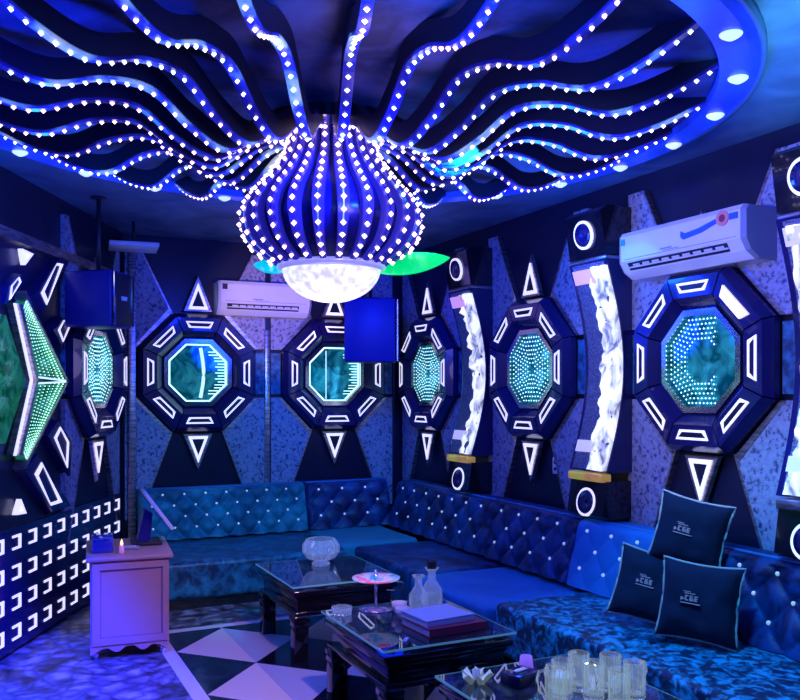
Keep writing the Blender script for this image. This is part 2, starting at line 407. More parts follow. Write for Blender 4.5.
def add_obj(name, me, parent, loc=(0, 0, 0), rot=(0, 0, 0)):
    o = bpy.data.objects.new(name, me); COL.objects.link(o); o.parent = parent; o.location = loc; o.rotation_euler = rot; return o
def tri_light_mesh():
    q = MB()
    outer = [(-0.12, 0), (0.12, 0), (0, -0.30)]; plate = outer
    q.prism(plate, -0.03, -0.055, 2, inset=0.06)
    o_ = [(-0.080, -0.022), (0.080, -0.022), (0, -0.235)]; i_ = [(-0.050, -0.045), (0.050, -0.045), (0, -0.178)]
    q.frame(o_, i_, -0.053, -0.064, 0); q.prism(i_, -0.05, -0.058, 1)
    return q.mesh('triangle_light', [M_bar, M_slot, M_trimm])
TRI = tri_light_mesh()
def dots_mesh(rows, r=0.0062, filt=None, pitch=0.027):
    q = MB()
    for ap in rows:
        per = []
        for k in range(8):
            a, c = oct_pt(ap, k), oct_pt(ap, k + 1); L = math.dist(a, c); m = max(1, round(L / pitch))
            for j in range(m): per.append((a[0] + (c[0] - a[0]) * j / m, a[1] + (c[1] - a[1]) * j / m))
        for x, z in per:
            if filt and not filt(x, z): continue
            q.gem((x, -0.048, z), r)
    return q.mesh('leds_and_glow', [M_dot])
D_full = dots_mesh([0.215 - 0.029 * i for i in range(7)], pitch=0.030)
D_half = dots_mesh([0.217 - 0.025 * i for i in range(5)], filt=lambda x, z: x < 0.09 and not (x > -0.08 and abs(z) < 0.08))
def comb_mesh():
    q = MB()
    q.frame([oct_pt(0.230, k) for k in range(8)], [oct_pt(0.219, k) for k in range(8)], -0.042, -0.052, 0)  # emissive ring: light caught by the bezel, modelled as glow
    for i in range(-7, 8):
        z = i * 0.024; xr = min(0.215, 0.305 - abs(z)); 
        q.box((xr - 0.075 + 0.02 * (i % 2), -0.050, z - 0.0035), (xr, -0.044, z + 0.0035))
    return q.mesh('leds_and_glow', [M_dot])
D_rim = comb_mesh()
def octagon(label, loc, rz, dots, tris=(1, 1), solid=(), zc=OCZ, streak=None, sc=1.0):
    t = thing('octagonal_wall_light', label, 'wall light', (loc.x, loc.y, zc), rz, 'octagonal mirror lights around the walls')
    t.scale = (sc, sc, sc)
    for k in range(8):
        s_ = add_obj('frame_segment', SEG, t, rot=(0, k * PI / 4, 0))
        add_obj('light_bar', BARS if k in solid else BAR, s_)
    q = MB(); q.frame([oct_pt(0.268, k) for k in range(8)], [oct_pt(0.236, k) for k in range(8)], -0.02, -0.070, 0); q.build('bezel', M_chrome, t)
    q = MB(); q.prism([oct_pt(0.244, k) for k in range(8)][::-1], 0.0, -0.04, 0)
    mo = q.build('mirror', M_mir, t); add_obj('leds_and_glow', dots, mo)
    q = MB(); q.prism([oct_pt(0.30, k) for k in range(8)][::-1], 0.0, -0.035, 0); q.build('back_plate', M_lacq, t)
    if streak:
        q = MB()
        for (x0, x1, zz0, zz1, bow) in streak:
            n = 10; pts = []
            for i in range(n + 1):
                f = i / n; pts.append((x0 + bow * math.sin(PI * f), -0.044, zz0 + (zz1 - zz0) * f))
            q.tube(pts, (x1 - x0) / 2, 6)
        q.build('glow_streak', M_streak, mo)  # glowing streak stands for a lamp reflected in the glass
    if tris[0]: add_obj('triangle_light', TRI, t, (0, 0, 0.485), (0, PI, 0))
    if tris[1]: add_obj('triangle_light', TRI, t, (0, 0, -0.485))
    return t
M_streak = pm('mint glow streak', (1, 1, 1), 0.4, emit=(0.62, 0.95, 0.92), es=0.95)
def comb(sgn=1):
    L = []
    for i in range(11):
        z = -0.13 + i * 0.026; L.append((z,))
    return L
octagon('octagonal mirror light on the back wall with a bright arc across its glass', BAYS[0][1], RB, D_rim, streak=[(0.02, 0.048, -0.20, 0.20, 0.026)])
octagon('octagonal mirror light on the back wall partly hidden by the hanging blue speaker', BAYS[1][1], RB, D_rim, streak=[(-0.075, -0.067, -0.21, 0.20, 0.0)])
octagon('octagonal mirror light next to the room corner, left of the farthest glowing column', BAYS[2][1], RR, D_full)
octagon('octagonal mirror light between two glowing columns, above the wall socket', BAYS[3][1], RR, D_full)
octagon('large octagonal mirror light beneath the long air conditioner and above the cushions', BAYS[4][1], RR, D_half, solid=(1,))
octagon('narrow looking octagonal mirror light on the left wall under the black box speaker', BAYS[5][1], RL, D_full)

# ------------------------------------------------------------------ big green star mirror on the left wall
def L2(px, py):                                                    # measured spots on the left wall -> wall coordinates
    d = (px - 400) / 845.0
    # solve CORNER + LD*u = Z*(fwd + d*right)
    rx, ry = SN + CS * d, CS - SN * d
    # CORNER.x + LD.x*u = Z*rx ; CORNER.y + LD.y*u = Z*ry
    det = -rx * LD.y + ry * LD.x
    Z = (LD.x * CORNER.y - LD.y * CORNER.x) / det
    u = (Z * rx - CORNER.x) / LD.x
    return (round(u, 3), round(H + (394 - py) / 845.0 * Z, 3))
st = thing('star_mirror', 'large green star shaped mirror light with pointed arms on the left wall', 'wall light', CORNER, AL)
UC = L2(22, 375)[0] - 0.55; ZC = 1.53; TU = L2(60, 382)[0] - 0.09; UU = L2(13, 300)[0]; IU = L2(24, 375)[0]
def arrow(side):
    q = MB(); dd = MB(); bb = MB()
    # upper and lower arms of the chevron
    for vz in (1, -1):
        tip = (TU, ZC); up = (UU, ZC + vz * 0.45); inn = (IU, ZC)
        poly = [(tip[0], tip[1] + vz * 0.012), up, (UU - 0.06, ZC + vz * 0.40), (inn[0], inn[1] + vz * 0.012)]
        if side: poly = [(2 * UC - x, z) for x, z in poly]
        q.prism(poly, -0.02, -0.07, 0, inset=0.04)
        for r in range(6):
            f = 0.08 + r * 0.15
            n = 30 - r * 2
            for i in range(n):
                g_ = (i + 0.6) / n
                a = Vector((tip[0], tip[1] + vz * 0.01)); a2 = Vector(inn); c = Vector(up); c2 = Vector((UU - 0.04, ZC + vz * 0.40))
                s0 = a.lerp(a2, f); s1 = c.lerp(c2, f); p = s0.lerp(s1, g_)
                x = p.x if not side else 2 * UC - p.x
                dd.gem((x, -0.075, p.y), 0.0065 if r < 2 else 0.0045)
        # gilded outer edging
        e = [(tip[0] + 0.02, tip[1]), (up[0] - 0.02, up[1] + vz * 0.05), (up[0], up[1]), (tip[0], tip[1] + vz * 0.01)]
        if side: e = [(2 * UC - x, z) for x, z in e]
        bb.prism(e, -0.01, -0.085, 0)
        e = [(IU - 0.02, ZC), (UU - 0.10, ZC + vz * 0.42), (UU - 0.06, ZC + vz * 0.42), (IU + 0.005, ZC)]
        if side: e = [(2 * UC - x, z) for x, z in e]
        bb.prism(e, -0.01, -0.085, 0)
    return q, dd, bb
for sd in (0, 1):
    q, dd, bb = arrow(sd)
    a = q.build('mirror_arm', M_mirg, st); dd.build('leds_and_glow', M_dotg, a); bb.build('metal_edging', M_trimm, a)
    x0 = IU - 0.03 if not sd else 2 * UC - IU + 0.03; s_ = 1 if not sd else -1; dx_ = IU - UU + 0.07
    q = MB(); q.prism([(x0, ZC), (x0 - s_ * dx_, ZC + 0.42), (x0 - s_ * (dx_ + 0.02), ZC + 0.42), (x0 - s_ * 0.022, ZC), (x0 - s_ * (dx_ + 0.02), ZC - 0.42), (x0 - s_ * dx_, ZC - 0.42)], -0.058, -0.068)
    q.build('light_bar', M_bar, st)
    q = MB(); q.tube([(x0 + s_ * 0.05, -0.075, ZC + 0.018), (x0 + s_ * (TU - IU + 0.02), -0.078, ZC + 0.004)], 0.006, 6); q.tube([(x0 + s_ * 0.05, -0.075, ZC - 0.018), (x0 + s_ * (TU - IU + 0.02), -0.078, ZC - 0.004)], 0.006, 6); q.build('glow_streak', M_streak, st)
hexa = [(UC + 0.47 * math.cos(a) * 1.0, ZC + 0.40 * math.sin(a)) for a in [k * PI / 3 for k in range(6)]]
MB().prism(hexa, -0.01, -0.06).build('mirror', M_mirg, st)
q = MB()
for px in ([(49, 263), (55, 264), (38, 305), (32.5, 293)], [(55.7, 320), (64, 322), (55, 342), (50, 330)],
           [(52, 426.6), (60.8, 442), (59.5, 468), (46, 437.5)], [(32.8, 462), (54, 502), (42.5, 505.6), (26, 474)],
           [(2, 286), (10, 277), (12, 282), (0, 300)]):
    pl = [L2(*p) for p in px]; c = (sum(p[0] for p in pl) / 4, sum(p[1] for p in pl) / 4)
    inn = [(c[0] + (p[0] - c[0]) * 0.74, c[1] + (p[1] - c[1]) * 0.85) for p in pl]
    plate = [(c[0] + (p[0] - c[0]) * 1.9, c[1] + (p[1] - c[1]) * 1.5) for p in pl]
    for mirx in (0, 1):
        f = (lambda P: [(2 * UC - p[0], p[1]) for p in P]) if mirx else (lambda P: P)
        k = MB().prism(f(plate), 0.0, -0.05, 0, inset=0.12).build('frame_segment', M_frame, st)
        MB().frame(f(pl), f(inn), -0.045, -0.055, 0).build('light_bar', M_bar, k)
for px in ([(15.8, 248.6), (27, 254), (18.6, 265)], [(14.5, 499), (20, 513.5), (10, 515)]):
    pl = [L2(*p) for p in px]; c = (sum(p[0] for p in pl) / 3, sum(p[1] for p in pl) / 3)
    inn = [(c[0] + (p[0] - c[0]) * 0.3, c[1] + (p[1] - c[1]) * 0.3) for p in pl]
    MB().frame(pl, inn, -0.01, -0.04).build('triangle_light', M_bar, st)

# low light panel: bracket shaped lamps in rows
lp = thing('bracket_light_panel', 'dark panel with four rows of white bracket shaped lamps, low on left wall', 'light panel', CORNER, AL)
MB().box((-5.2, -0.03, 0.02), (-0.15, -0.001, 0.70)).build('panel', M_frame, lp)
def dlamp():
    q = MB(); w_, h_, t_ = 0.050, 0.040, 0.013
    q.box((-w_, 0, h_ - t_), (w_, -0.005, h_)); q.box((w_ - 0.026, 0, -h_), (w_, -0.005, h_ - t_)); q.box((-w_, 0, -h_), (w_ - 0.026, -0.005, -h_ + t_))
    return q.mesh('bracket_lamp', [M_bar])
DL = dlamp()
for r in range(4):
    for c in range(18):
        add_obj('bracket_lamp', DL, lp, (-0.22 - 0.2 * c, -0.03, 0.62 - 0.168 * r))

# ------------------------------------------------------------------ glowing concave columns with ring speakers
def column(y, label, top_label, bot_label, zt=2.22, zb=1.0, pink=True, wide=False):
    t = thing('glowing_column', label, 'wall light', (RW, y, 0), RR, 'concave glowing columns on the right wall')
    n = 24; hw = 0.152
    def dep(f): return 0.215 - 0.125 * math.sin(PI * f)
    def sheet(x0, x1, f0, f1, extra, thick, mat, name, crumple=0.0, nx=1, parent=None, ragged=0.0):
        q = MB(); vs = []; fs = []; m = max(2, round(n * (f1 - f0))) if not crumple else 46
        for layer in (0, 1):
            for i in range(m + 1):
                f = f0 + (f1 - f0) * i / m
                for j in range(nx + 1):
                    x = x0 + (x1 - x0) * j / nx
                    if ragged and j == 0: x += ragged * (noise.noise(Vector((f * 9, y, 0))) + 0.5 * noise.noise(Vector((f * 31, y, 3))))
                    d = dep(f) + extra
                    if layer == 0: d += crumple * noise.noise(Vector((x * 22, f * 26, y * 3)))
                    else: d -= thick
                    vs.append((x, -d, zb + (zt - zb) * f))
        k = nx + 1; off = (m + 1) * k
        for i in range(m):
            for j in range(nx):
                a = i * k + j; fs.append((a, a + 1, a + k + 1, a + k)); fs.append((off + a, off + a + k, off + a + k + 1, off + a + 1))
            a = i * k; fs.append((a, a + k, off + a + k, off + a)); a += nx; fs.append((a, off + a, off + a + k, a + k))
        for j in range(nx):
            fs.append((j, off + j, off + j + 1, j + 1)); a = m * k + j; fs.append((a, a + 1, off + a + 1, off + a))
        q.add(vs, fs, 0, None, bool(crumple) is False and False)
        return q.build(name, mat, parent or t)
    # dark curved body that reaches back to the wall
    q = MB(); vs = []; fs = []
    for i in range(n + 1):
        f = i / n; z = zb + (zt - zb) * f
        vs += [(-hw - 0.02, 0, z), (hw + 0.02, 0, z), (hw + 0.02, -dep(f), z), (-hw - 0.02, -dep(f), z)]
    for i in range(n):
        for j in range(4): fs.append((4 * i + j, 4 * i + (j + 1) % 4, 4 * i + 4 + (j + 1) % 4, 4 * i + 4 + j))
    fs += [(0, 3, 2, 1), (4 * n, 4 * n + 1, 4 * n + 2, 4 * n + 3)]
    q.add(vs, fs).build('curved_body', M_frame, t)
    sheet(-hw + 0.02, hw, 0.01, 0.99, 0.012, 0.014, M_mesh, 'mesh_panel')
    sheet(-hw + 0.02, 0.06, 0.90, 0.965, 0.022, 0.012, M_pband if pink else M_band, 'light_band')
    sheet(-hw + 0.02, 0.06, 0.09, 0.145, 0.022, 0.012, M_band, 'light_band')
    sheet(-hw + 0.04 if wide else 0.015, hw + 0.012, 0.01, 0.97, 0.026, 0.03, M_crys, 'crystal_strip', 0.03, 10, None, 0.0 if wide else 0.07)
    for (zc, lab, s_, dp) in ((zt + 0.155, top_label, 1, 0.255), (zb - 0.18, bot_label, -1, 0.235)):
        k = thing('ring_speaker', lab, 'speaker', (RW, y, zc), RR, 'ring lit speakers on the column ends')
        # hexagonal-sided box, front face tilted towards the sofa
        prof = [(0, -0.125), (-dp, -0.125 + 0.03 * (s_ < 0)), (-dp + 0.07 * 0, -0.125), ]
        if s_ > 0: side = [(0, 0.15), (0, -0.13), (-dp + 0.04, -0.13), (-dp, 0.12), (-dp + 0.05, 0.15)]
        else: side = [(0, 0.13), (0, -0.088), (-dp + 0.03, -0.088), (-dp, -0.070), (-dp + 0.03, 0.13)]
        hw2 = 0.165; m = len(side)
        vs = [(-hw2, a, c) for a, c in side] + [(hw2, a, c) for a, c in side]
        fs = [tuple(range(m))[::-1], tuple(range(m, 2 * m))] + [(i, (i + 1) % m, m + (i + 1) % m, m + i) for i in range(m)]
        MB().add(vs, fs).build('speaker_box', M_lacq, k)
        R = Matrix.Translation((0, -dp + 0.012, 0.0)) @ Matrix.Rotation((0.16 if s_ > 0 else -0.16), 4, 'X') @ Matrix.Rotation(PI / 2, 4, 'X')
        q = MB(); q.lathe([(0.070, -0.01), (0.070, 0.007), (0.083, 0.007), (0.083, -0.01), (0.070, -0.01)], 40, 0, R); q.build('light_ring', M_bar, k)
        q = MB(); q.lathe([(0.0, 0.0), (0.03, 0.004), (0.066, 0.012), (0.068, 0.0)], 32, 0, R); q.build('speaker_cone', M_frame, k)
        if s_ < 0:
            MB().bbox((-0.155, -dp - 0.005, 0.125), (0.155, -dp + 0.07, 0.172), 0.008).build('top_cap', M_caplight if pink else M_trimm, k)
        else:
            MB().bbox((-0.165, -dp + 0.04, -0.155), (0.165, -0.02, -0.132), 0.006).build('bottom_cap', M_trimm, k)
    return t
column(5.47, 'farthest curved glowing column, beside the room corner', 'ring speaker at the top of the farthest glowing column', 'ring speaker just above the sofa at the foot of the farthest column')
column(3.97, 'curved glowing column between two octagonal lights, over the azure backrest', 'ring speaker above the middle glowing column, left of the long air conditioner', 'ring speaker with rainbow light painted on its cap above the azure backrest')
column(2.48, 'nearest curved glowing column cut by the right picture edge', 'ring speaker at the top right picture edge above the nearest column', 'ring speaker below the nearest column beside the right picture edge', pink=False, wide=True)

# ------------------------------------------------------------------ air conditioners
def air_con(name_label, loc, rz, wd, ht, dp, badge):
    t = thing('air_conditioner', name_label, 'air conditioner', loc, rz, 'wall air conditioners')
    prof = [(0, 0), (-dp * 0.62, 0), (-dp * 0.86, ht * 0.14), (-dp, ht * 0.36), (-dp, ht * 0.9), (-dp * 0.92, ht), (0, ht)]
    m = len(prof); h = wd / 2 - 0.02
    q = MB(); vs = [(-h, a, c) for a, c in prof] + [(h, a, c) for a, c in prof]
    q.add(vs, [tuple(range(m))[::-1], tuple(range(m, 2 * m))] + [(i, (i + 1) % m, m + (i + 1) % m, m + i) for i in range(m)])
    q.build('housing', M_white, t)
    for s_ in (-1, 1):
        q = MB(); vs = [(s_ * h, a * 1.03, c) for a, c in prof] + [(s_ * (h + 0.02), a * 0.96, c * 0.96 + ht * 0.02) for a, c in prof]
        q.add(vs, [tuple(range(m))[::-1], tuple(range(m, 2 * m))] + [(i, (i + 1) % m, m + (i + 1) % m, m + i) for i in range(m)]); q.build('end_cap', M_white if s_ < 0 else M_grey, t)
    q = MB(); q.box((-h + 0.03, -dp - 0.004, ht * 0.40), (h - 0.03, -dp + 0.002, ht * 0.41)); q.build('seam', M_grey, t)
    # outlet slot on the slanting lower front, with louvres
    a = Vector((0, -dp * 0.86, ht * 0.14)); c = Vector((0, -dp, ht * 0.36)); d = (c - a)
    nrm = Vector((0, -d.z, d.y)).normalized()
    if nrm.y > 0: nrm = -nrm
    def P(x, f, off): 
        p = a + d * f + nrm * off; return (x, p.y, p.z)
    def slab(q, x0, x1, f0, f1, o0, o1, mat=0):
        q.add([P(x0, f0, o0), P(x1, f0, o0), P(x1, f1, o0), P(x0, f1, o0), P(x0, f0, o1), P(x1, f0, o1), P(x1, f1, o1), P(x0, f1, o1)],
              [(0, 3, 2, 1), (4, 5, 6, 7), (0, 1, 5, 4), (1, 2, 6, 5), (2, 3, 7, 6), (3, 0, 4, 7)], mat)
    q = MB(); slab(q, -h + 0.05, h - 0.09, 0.15, 0.85, -0.002, 0.003); s0 = q.build('air_outlet', M_dark, t)
    q = MB(); slab(q, -h + 0.05, h - 0.09, 0.38, 0.5, 0.002, 0.008)
    for i in range(9): x = -h + 0.09 + i * (wd - 0.22) / 9; slab(q, x, x + 0.05, 0.52, 0.7, 0.002, 0.006)
    q.build('louvre', M_white, s0)
    q = MB(); q.box((-0.11, -dp - 0.003, ht * 0.46), (-0.03, -dp + 0.001, ht * 0.49)); q.box((-0.09, -dp - 0.003, ht * 0.43), (0.02, -dp + 0.001, ht * 0.445)); q.build('badge', M_grey, t)
    if badge:
        q = MB(); pts = [(-0.0, 0.62), (0.02, 0.56), (0.14, 0.62), (0.24, 0.74), (0.23, 0.82), (0.12, 0.72), (0.03, 0.68), (0.0, 0.74)]
        x0 = h - 0.38
        q.prism([(x0 + x, ht * z) for x, z in pts], -dp + 0.001, -dp - 0.004); q.build('blue_sticker', M_sblue, t)
        R = Matrix.Translation((x0 + 0.27, -dp - 0.002, ht * 0.80)) @ Matrix.Rotation(PI / 2, 4, 'X')
        q = MB(); q.lathe([(0, -0.003), (0.037, -0.003), (0.037, 0.004), (0, 0.004)], 24, 0, R, False); q.lathe([(0, 0.003), (0.018, 0.003), (0.018, 0.006), (0, 0.006)], 20, 1, R, False)
        q.build('round_sticker', [M_sorange, M_maroon], t)
        q = MB(); q.box((x0 + 0.31, -dp - 0.004, ht * 0.74), (x0 + 0.36, -dp + 0.001, ht * 0.86)); q.build('blue_sticker', M_sblue, t)
        q = MB(); q.box((-h + 0.005, -dp - 0.004, ht * 0.72), (-h + 0.035, -dp + 0.001, ht * 0.86)); q.build('green_sticker', M_sgreen, t)
    else:
        q = MB(); q.box((-h + 0.01, -dp - 0.004, ht * 0.74), (-h + 0.05, -dp + 0.001, ht * 0.9)); q.build('dark_sticker', M_dark, t)
    return t
M_sblue = pm('blue sticker', (0.04, 0.15, 0.75), 0.4)
M_sorange = pm('orange sticker', (0.85, 0.30, 0.25), 0.4)
M_sgreen = pm('green sticker', (0.02, 0.45, 0.35), 0.4)
air_con('long white air conditioner with blue sticker above the largest octagonal light', (RW, 3.235, 2.08), RR, 0.87, 0.25, 0.24, True)
air_con('small white air conditioner on the back wall behind the glowing globe', (2.01, BW, 2.085), RB, 0.78, 0.27, 0.20, False)

# ------------------------------------------------------------------ speakers
def box_speaker(label, loc, rz, wd, dp, ht, rod_to, arm=None):
    t = thing('box_speaker', label, 'speaker', loc, rz)
    MB().bbox((-wd / 2, -dp / 2, 0), (wd / 2, dp / 2, ht), 0.012).build('speaker_box', M_spk, t)
    q = MB(); q.bbox((wd / 2, -dp / 2 + 0.015, 0.015), (wd / 2 + 0.015, dp / 2 - 0.015, ht - 0.015), 0.006); q.build('grille', M_dark, t)
    q = MB(); q.box((wd / 2 + 0.012, -dp / 2 + 0.01, 0.01), (wd / 2 + 0.02, -dp / 2 + 0.022, ht - 0.01)); q.box((wd / 2 + 0.012, dp / 2 - 0.022, 0.01), (wd / 2 + 0.02, dp / 2 - 0.01, ht - 0.01)); q.build('metal_edge', M_chrome, t)
    q = MB(); q.box((wd / 2 + 0.014, -0.03, ht * 0.48), (wd / 2 + 0.02, 0.03, ht * 0.55)); q.build('badge', M_white, t)
    q = MB(); q.tube([(0, 0, ht - 0.01), (0, 0, rod_to)], 0.014, 10); q.lathe([(0.05, rod_to - 0.012), (0.05, rod_to)], 20); q.bbox((-0.06, -0.05, ht - 0.002), (0.06, 0.05, ht + 0.014), 0.004); q.build('ceiling_bracket', M_dark, t)
    return t
M_spk = pm('blue black speaker cabinet', (0.010, 0.014, 0.24), 0.4, var=0.1)
c = W(-1.915, 5.37, 1.87)
box_speaker('black box speaker hanging at the left over a narrow octagonal light', c, -PI / 2 + math.radians(64.2) - math.radians(14), 0.33, 0.24, 0.35, CEIL - 1.87)
c = W(-0.235, 6.72, 1.70)
box_speaker('dark blue box speaker hanging in the far corner behind the globe', c, -math.radians(26), 0.40, 0.26, 0.50, CEIL - 1.70)
# small flat lamp
c = W(-1.93, 6.12, 2.50)
t = thing('flat_ceiling_lamp', 'small flat white lamp hanging below the ceiling near the back left corner', 'lamp', c, -0.1)
MB().bbox((-0.17, -0.16, 0), (0.17, 0.16, 0.03), 0.006).build('lamp_plate', M_white, t)
MB().tube([(0, 0, 0.03), (0, 0, CEIL - c.z)], 0.012, 8).build('stem', M_dark, t)
# wall socket
t = thing('wall_socket', 'white double socket plate on the dark wall under an octagonal light', 'socket', (RW, 4.55, 0.98), RR)
MB().bbox((-0.032, -0.02, -0.055), (0.032, 0, 0.055), 0.006).build('plate', M_white, t)
MB().box((-0.012, -0.023, 0.012), (0.012, -0.018, 0.032)).box((-0.012, -0.023, -0.032), (0.012, -0.018, -0.012)).build('socket_hole', M_dark, t)

# ------------------------------------------------------------------ ceiling ring and jellyfish chandelier
CX = W(-0.30, 3.70, 0); AX, AY = CX.x, CX.y
rg = thing('ceiling_ring', 'lit blue ring on the ceiling around the chandelier with round crystal downlights', 'ceiling light', (AX, AY, CEIL))
q = MB(); q.lathe([(1.59, 0.0), (1.59, -0.050), (1.70, -0.050), (1.735, -0.030), (1.735, 0.0)], 96, 0, None, False)
q.m = [0] * len(q.m)
o = q.build('ring_band', [M_ringlit], rg)
q = MB(); q.lathe([(1.732, 0.0), (1.732, -0.036), (1.752, -0.036), (1.752, 0.0)], 96); q.build('ring_rim', M_ringside, rg)
q = MB(); q.lathe([(0.0, -0.020), (0.012, -0.020), (0.030, -0.010), (0.036, -0.005), (0.038, 0.0)], 20); DLM = q.mesh('downlight', [M_down])
q = MB(); q.lathe([(0.0, -0.012), (1.589, -0.012), (1.589, 0.0)], 96); q.build('dish', M_dish, rg)
for k in range(24):
    a = math.radians(k * 15 + 2); add_obj('downlight', DLM, rg, (1.658 * math.cos(a), 1.658 * math.sin(a), -0.050), (0, 0, a))
ch = thing('jellyfish_chandelier', 'huge jellyfish shaped chandelier with beaded wavy arms and a white glowing globe', 'chandelier', (AX, AY, CEIL))
def catmull(P, n):
    out = []
    for i in range(len(P) - 1):
        p0 = P[max(i - 1, 0)]; p1 = P[i]; p2 = P[i + 1]; p3 = P[min(i + 2, len(P) - 1)]
        for j in range(n):
            t_ = j / n
            out.append(tuple(0.5 * ((2 * p1[k]) + (-p0[k] + p2[k]) * t_ + (2 * p0[k] - 5 * p1[k] + 4 * p2[k] - p3[k]) * t_ ** 2 + (-p0[k] + 3 * p1[k] - 3 * p2[k] + p3[k]) * t_ ** 3) for k in range(len(p1))))
    out.append(tuple(P[-1])); return out
ARM = catmull([(0.20, -0.13), (0.33, -0.17), (0.50, -0.275), (0.66, -0.215), (0.82, -0.105), (1.00, -0.105), (1.20, -0.165), (1.40, -0.12), (1.585, -0.03)], 8)
def sweep(path, wfun, t0, t1, q, mat=0, radial=False):
    vs = []; fs = []; n = len(path)
    for i, (r, z) in enumerate(path):
        w_ = wfun(i / (n - 1)) / 2
        a = path[max(i - 1, 0)]; c = path[min(i + 1, n - 1)]; d = Vector((c[0] - a[0], c[1] - a[1])).normalized(); nn = Vector((-d.y, d.x))
        if not radial: nn = Vector((0, 1)) if abs(d.x) > 0.4 else nn
        for s_ in (-1, 1):
            for t_ in (t0, t1): vs.append((r + nn.x * t_, s_ * w_, z + nn.y * t_))
    for i in range(n - 1):
        k = 4 * i
        fs += [(k, k + 2, k + 6, k + 4), (k + 1, k + 5, k + 7, k + 3), (k, k + 4, k + 5, k + 1), (k + 2, k + 3, k + 7, k + 6)]
    fs += [(0, 1, 3, 2), (4 * n - 4, 4 * n - 2, 4 * n - 1, 4 * n - 3)]
    q.add(vs, fs, mat)
def arc_pts(path, step, start=0.0):
    out = []; acc = start
    for a, c in zip(path, path[1:]):
        L = math.dist(a, c); p = acc
        while p < L: out.append((a[0] + (c[0] - a[0]) * p / L, a[1] + (c[1] - a[1]) * p / L, (c[0] - a[0]) / L, (c[1] - a[1]) / L)); p += step
        acc = p - L
    return out
q = MB(); sweep(ARM, lambda f: 0.030 + 0.012 * math.sin(PI * f), 0.004, 0.085, q); ARMM = q.mesh('arm', [M_armblk])if 'M_armblk' in globals() else None
M_armblk = pm('black velvet arm', (0.006, 0.006, 0.02), 0.5)
ARMM = q.mesh('arm', [M_armblk])
q = MB(); sweep(ARM, lambda f: 0.030 + 0.012 * math.sin(PI * f), -0.006, 0.008, q, 0)
for (r, z, dx, dz) in arc_pts(ARM, 0.052, 0.02):
    q.gem((r, 0, z - 0.010), 0.0102, 1)
STR = q.mesh('led_strip', [M_strip, M_led])
for k in range(24):
    a = math.radians(k * 15 + 9.0 - 25.8)
    o = add_obj('arm', ARMM, ch, (0, 0, 0), (0, 0, a)); add_obj('led_strip', STR, o)
BULB = catmull([(0.19, -0.10), (0.20, -0.20), (0.27, -0.31), (0.365, -0.42), (0.392, -0.51), (0.35, -0.61), (0.25, -0.685), (0.215, -0.70)], 8)
q = MB(); q.lathe([(max(0.02, r - 0.035), z) for r, z in BULB], 48); q.build('bulb_body', pm('navy bulb body', (0.01, 0.01, 0.10), 0.25, var=0.2), ch)
q = MB(); sweep(BULB, lambda f: 0.026 + 0.022 * math.sin(PI * min(1, f * 1.1)) ** 1.5, -0.034, 0.0, q, 0, True); RIBM = q.mesh('rib', [pm('lilac lit rib', (0.06, 0.05, 0.26), 0.25, emit=(0.03, 0.03, 0.75), es=0.22)])
q = MB()
sweep(BULB, lambda f: 0.006, -0.002, 0.002, q, 1, True)
for (r, z, dx, dz) in arc_pts(BULB, 0.052, 0.02): q.gem((r + 0.007, 0, z), 0.0125, 0)
RLED = q.mesh('led_row', [M_led, M_strip])
for k in range(24):
    a = math.radians(k * 15 + 4.2 - 25.8 + 7.5)
    o = add_obj('rib', RIBM, ch, (0, 0, 0), (0, 0, a)); add_obj('led_row', RLED, o)
q = MB(); q.lathe([(0.0, 0.0), (0.10, -0.0), (0.24, -0.10), (0.30, -0.125), (0.24, -0.14), (0.18, -0.16)], 24, 0, None, False); q.build('mirror_crown', M_chrome, ch)
q = MB(); q.lathe([(0.235, -0.685), (0.24, -0.70), (0.225, -0.715), (0.20, -0.70)], 40); q.build('globe_rim', pm('lilac rim', (0.5, 0.5, 0.8), 0.2, 0.3, emit=(0.5, 0.5, 1), es=0.4), ch)
gp = [(0.215 * math.cos(a), -0.70 - 0.150 * math.sin(a)) for a in [i * PI / 2 / 12 for i in range(12)]] + [(0.0, -0.85)]
q = MB(); q.lathe([(0.0, -0.695)] + gp, 48); q.build('globe', M_globe, ch)
def petal(L_, wd, mat, ang, tilt, roll=0.0, nm='petal'):  # glowing leaf shapes stand in for coloured light beside the globe
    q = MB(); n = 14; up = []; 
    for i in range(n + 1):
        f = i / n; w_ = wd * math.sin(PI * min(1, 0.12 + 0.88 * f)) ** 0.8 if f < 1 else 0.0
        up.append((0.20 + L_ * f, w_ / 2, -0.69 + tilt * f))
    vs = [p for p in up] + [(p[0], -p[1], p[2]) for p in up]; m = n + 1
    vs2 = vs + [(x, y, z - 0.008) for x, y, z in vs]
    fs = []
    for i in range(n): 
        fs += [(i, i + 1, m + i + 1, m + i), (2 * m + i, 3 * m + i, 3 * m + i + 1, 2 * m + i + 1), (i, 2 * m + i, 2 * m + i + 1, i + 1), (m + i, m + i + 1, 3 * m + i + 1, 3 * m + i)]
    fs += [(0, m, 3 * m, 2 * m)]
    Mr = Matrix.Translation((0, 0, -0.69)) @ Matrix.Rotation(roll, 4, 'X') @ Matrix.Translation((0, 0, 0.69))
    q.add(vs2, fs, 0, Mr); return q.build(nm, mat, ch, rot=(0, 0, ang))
o = petal(0.32, 0.16, M_green, math.radians(-25.8 + 8), 0.06, math.radians(42)); tag(o, 'leaf shape standing in for green light right of the globe')
o = petal(0.15, 0.10, M_cyan, math.radians(-25.8 + 172), 0.02, math.radians(-42)); tag(o, 'leaf shape standing in for cyan light left of the globe')

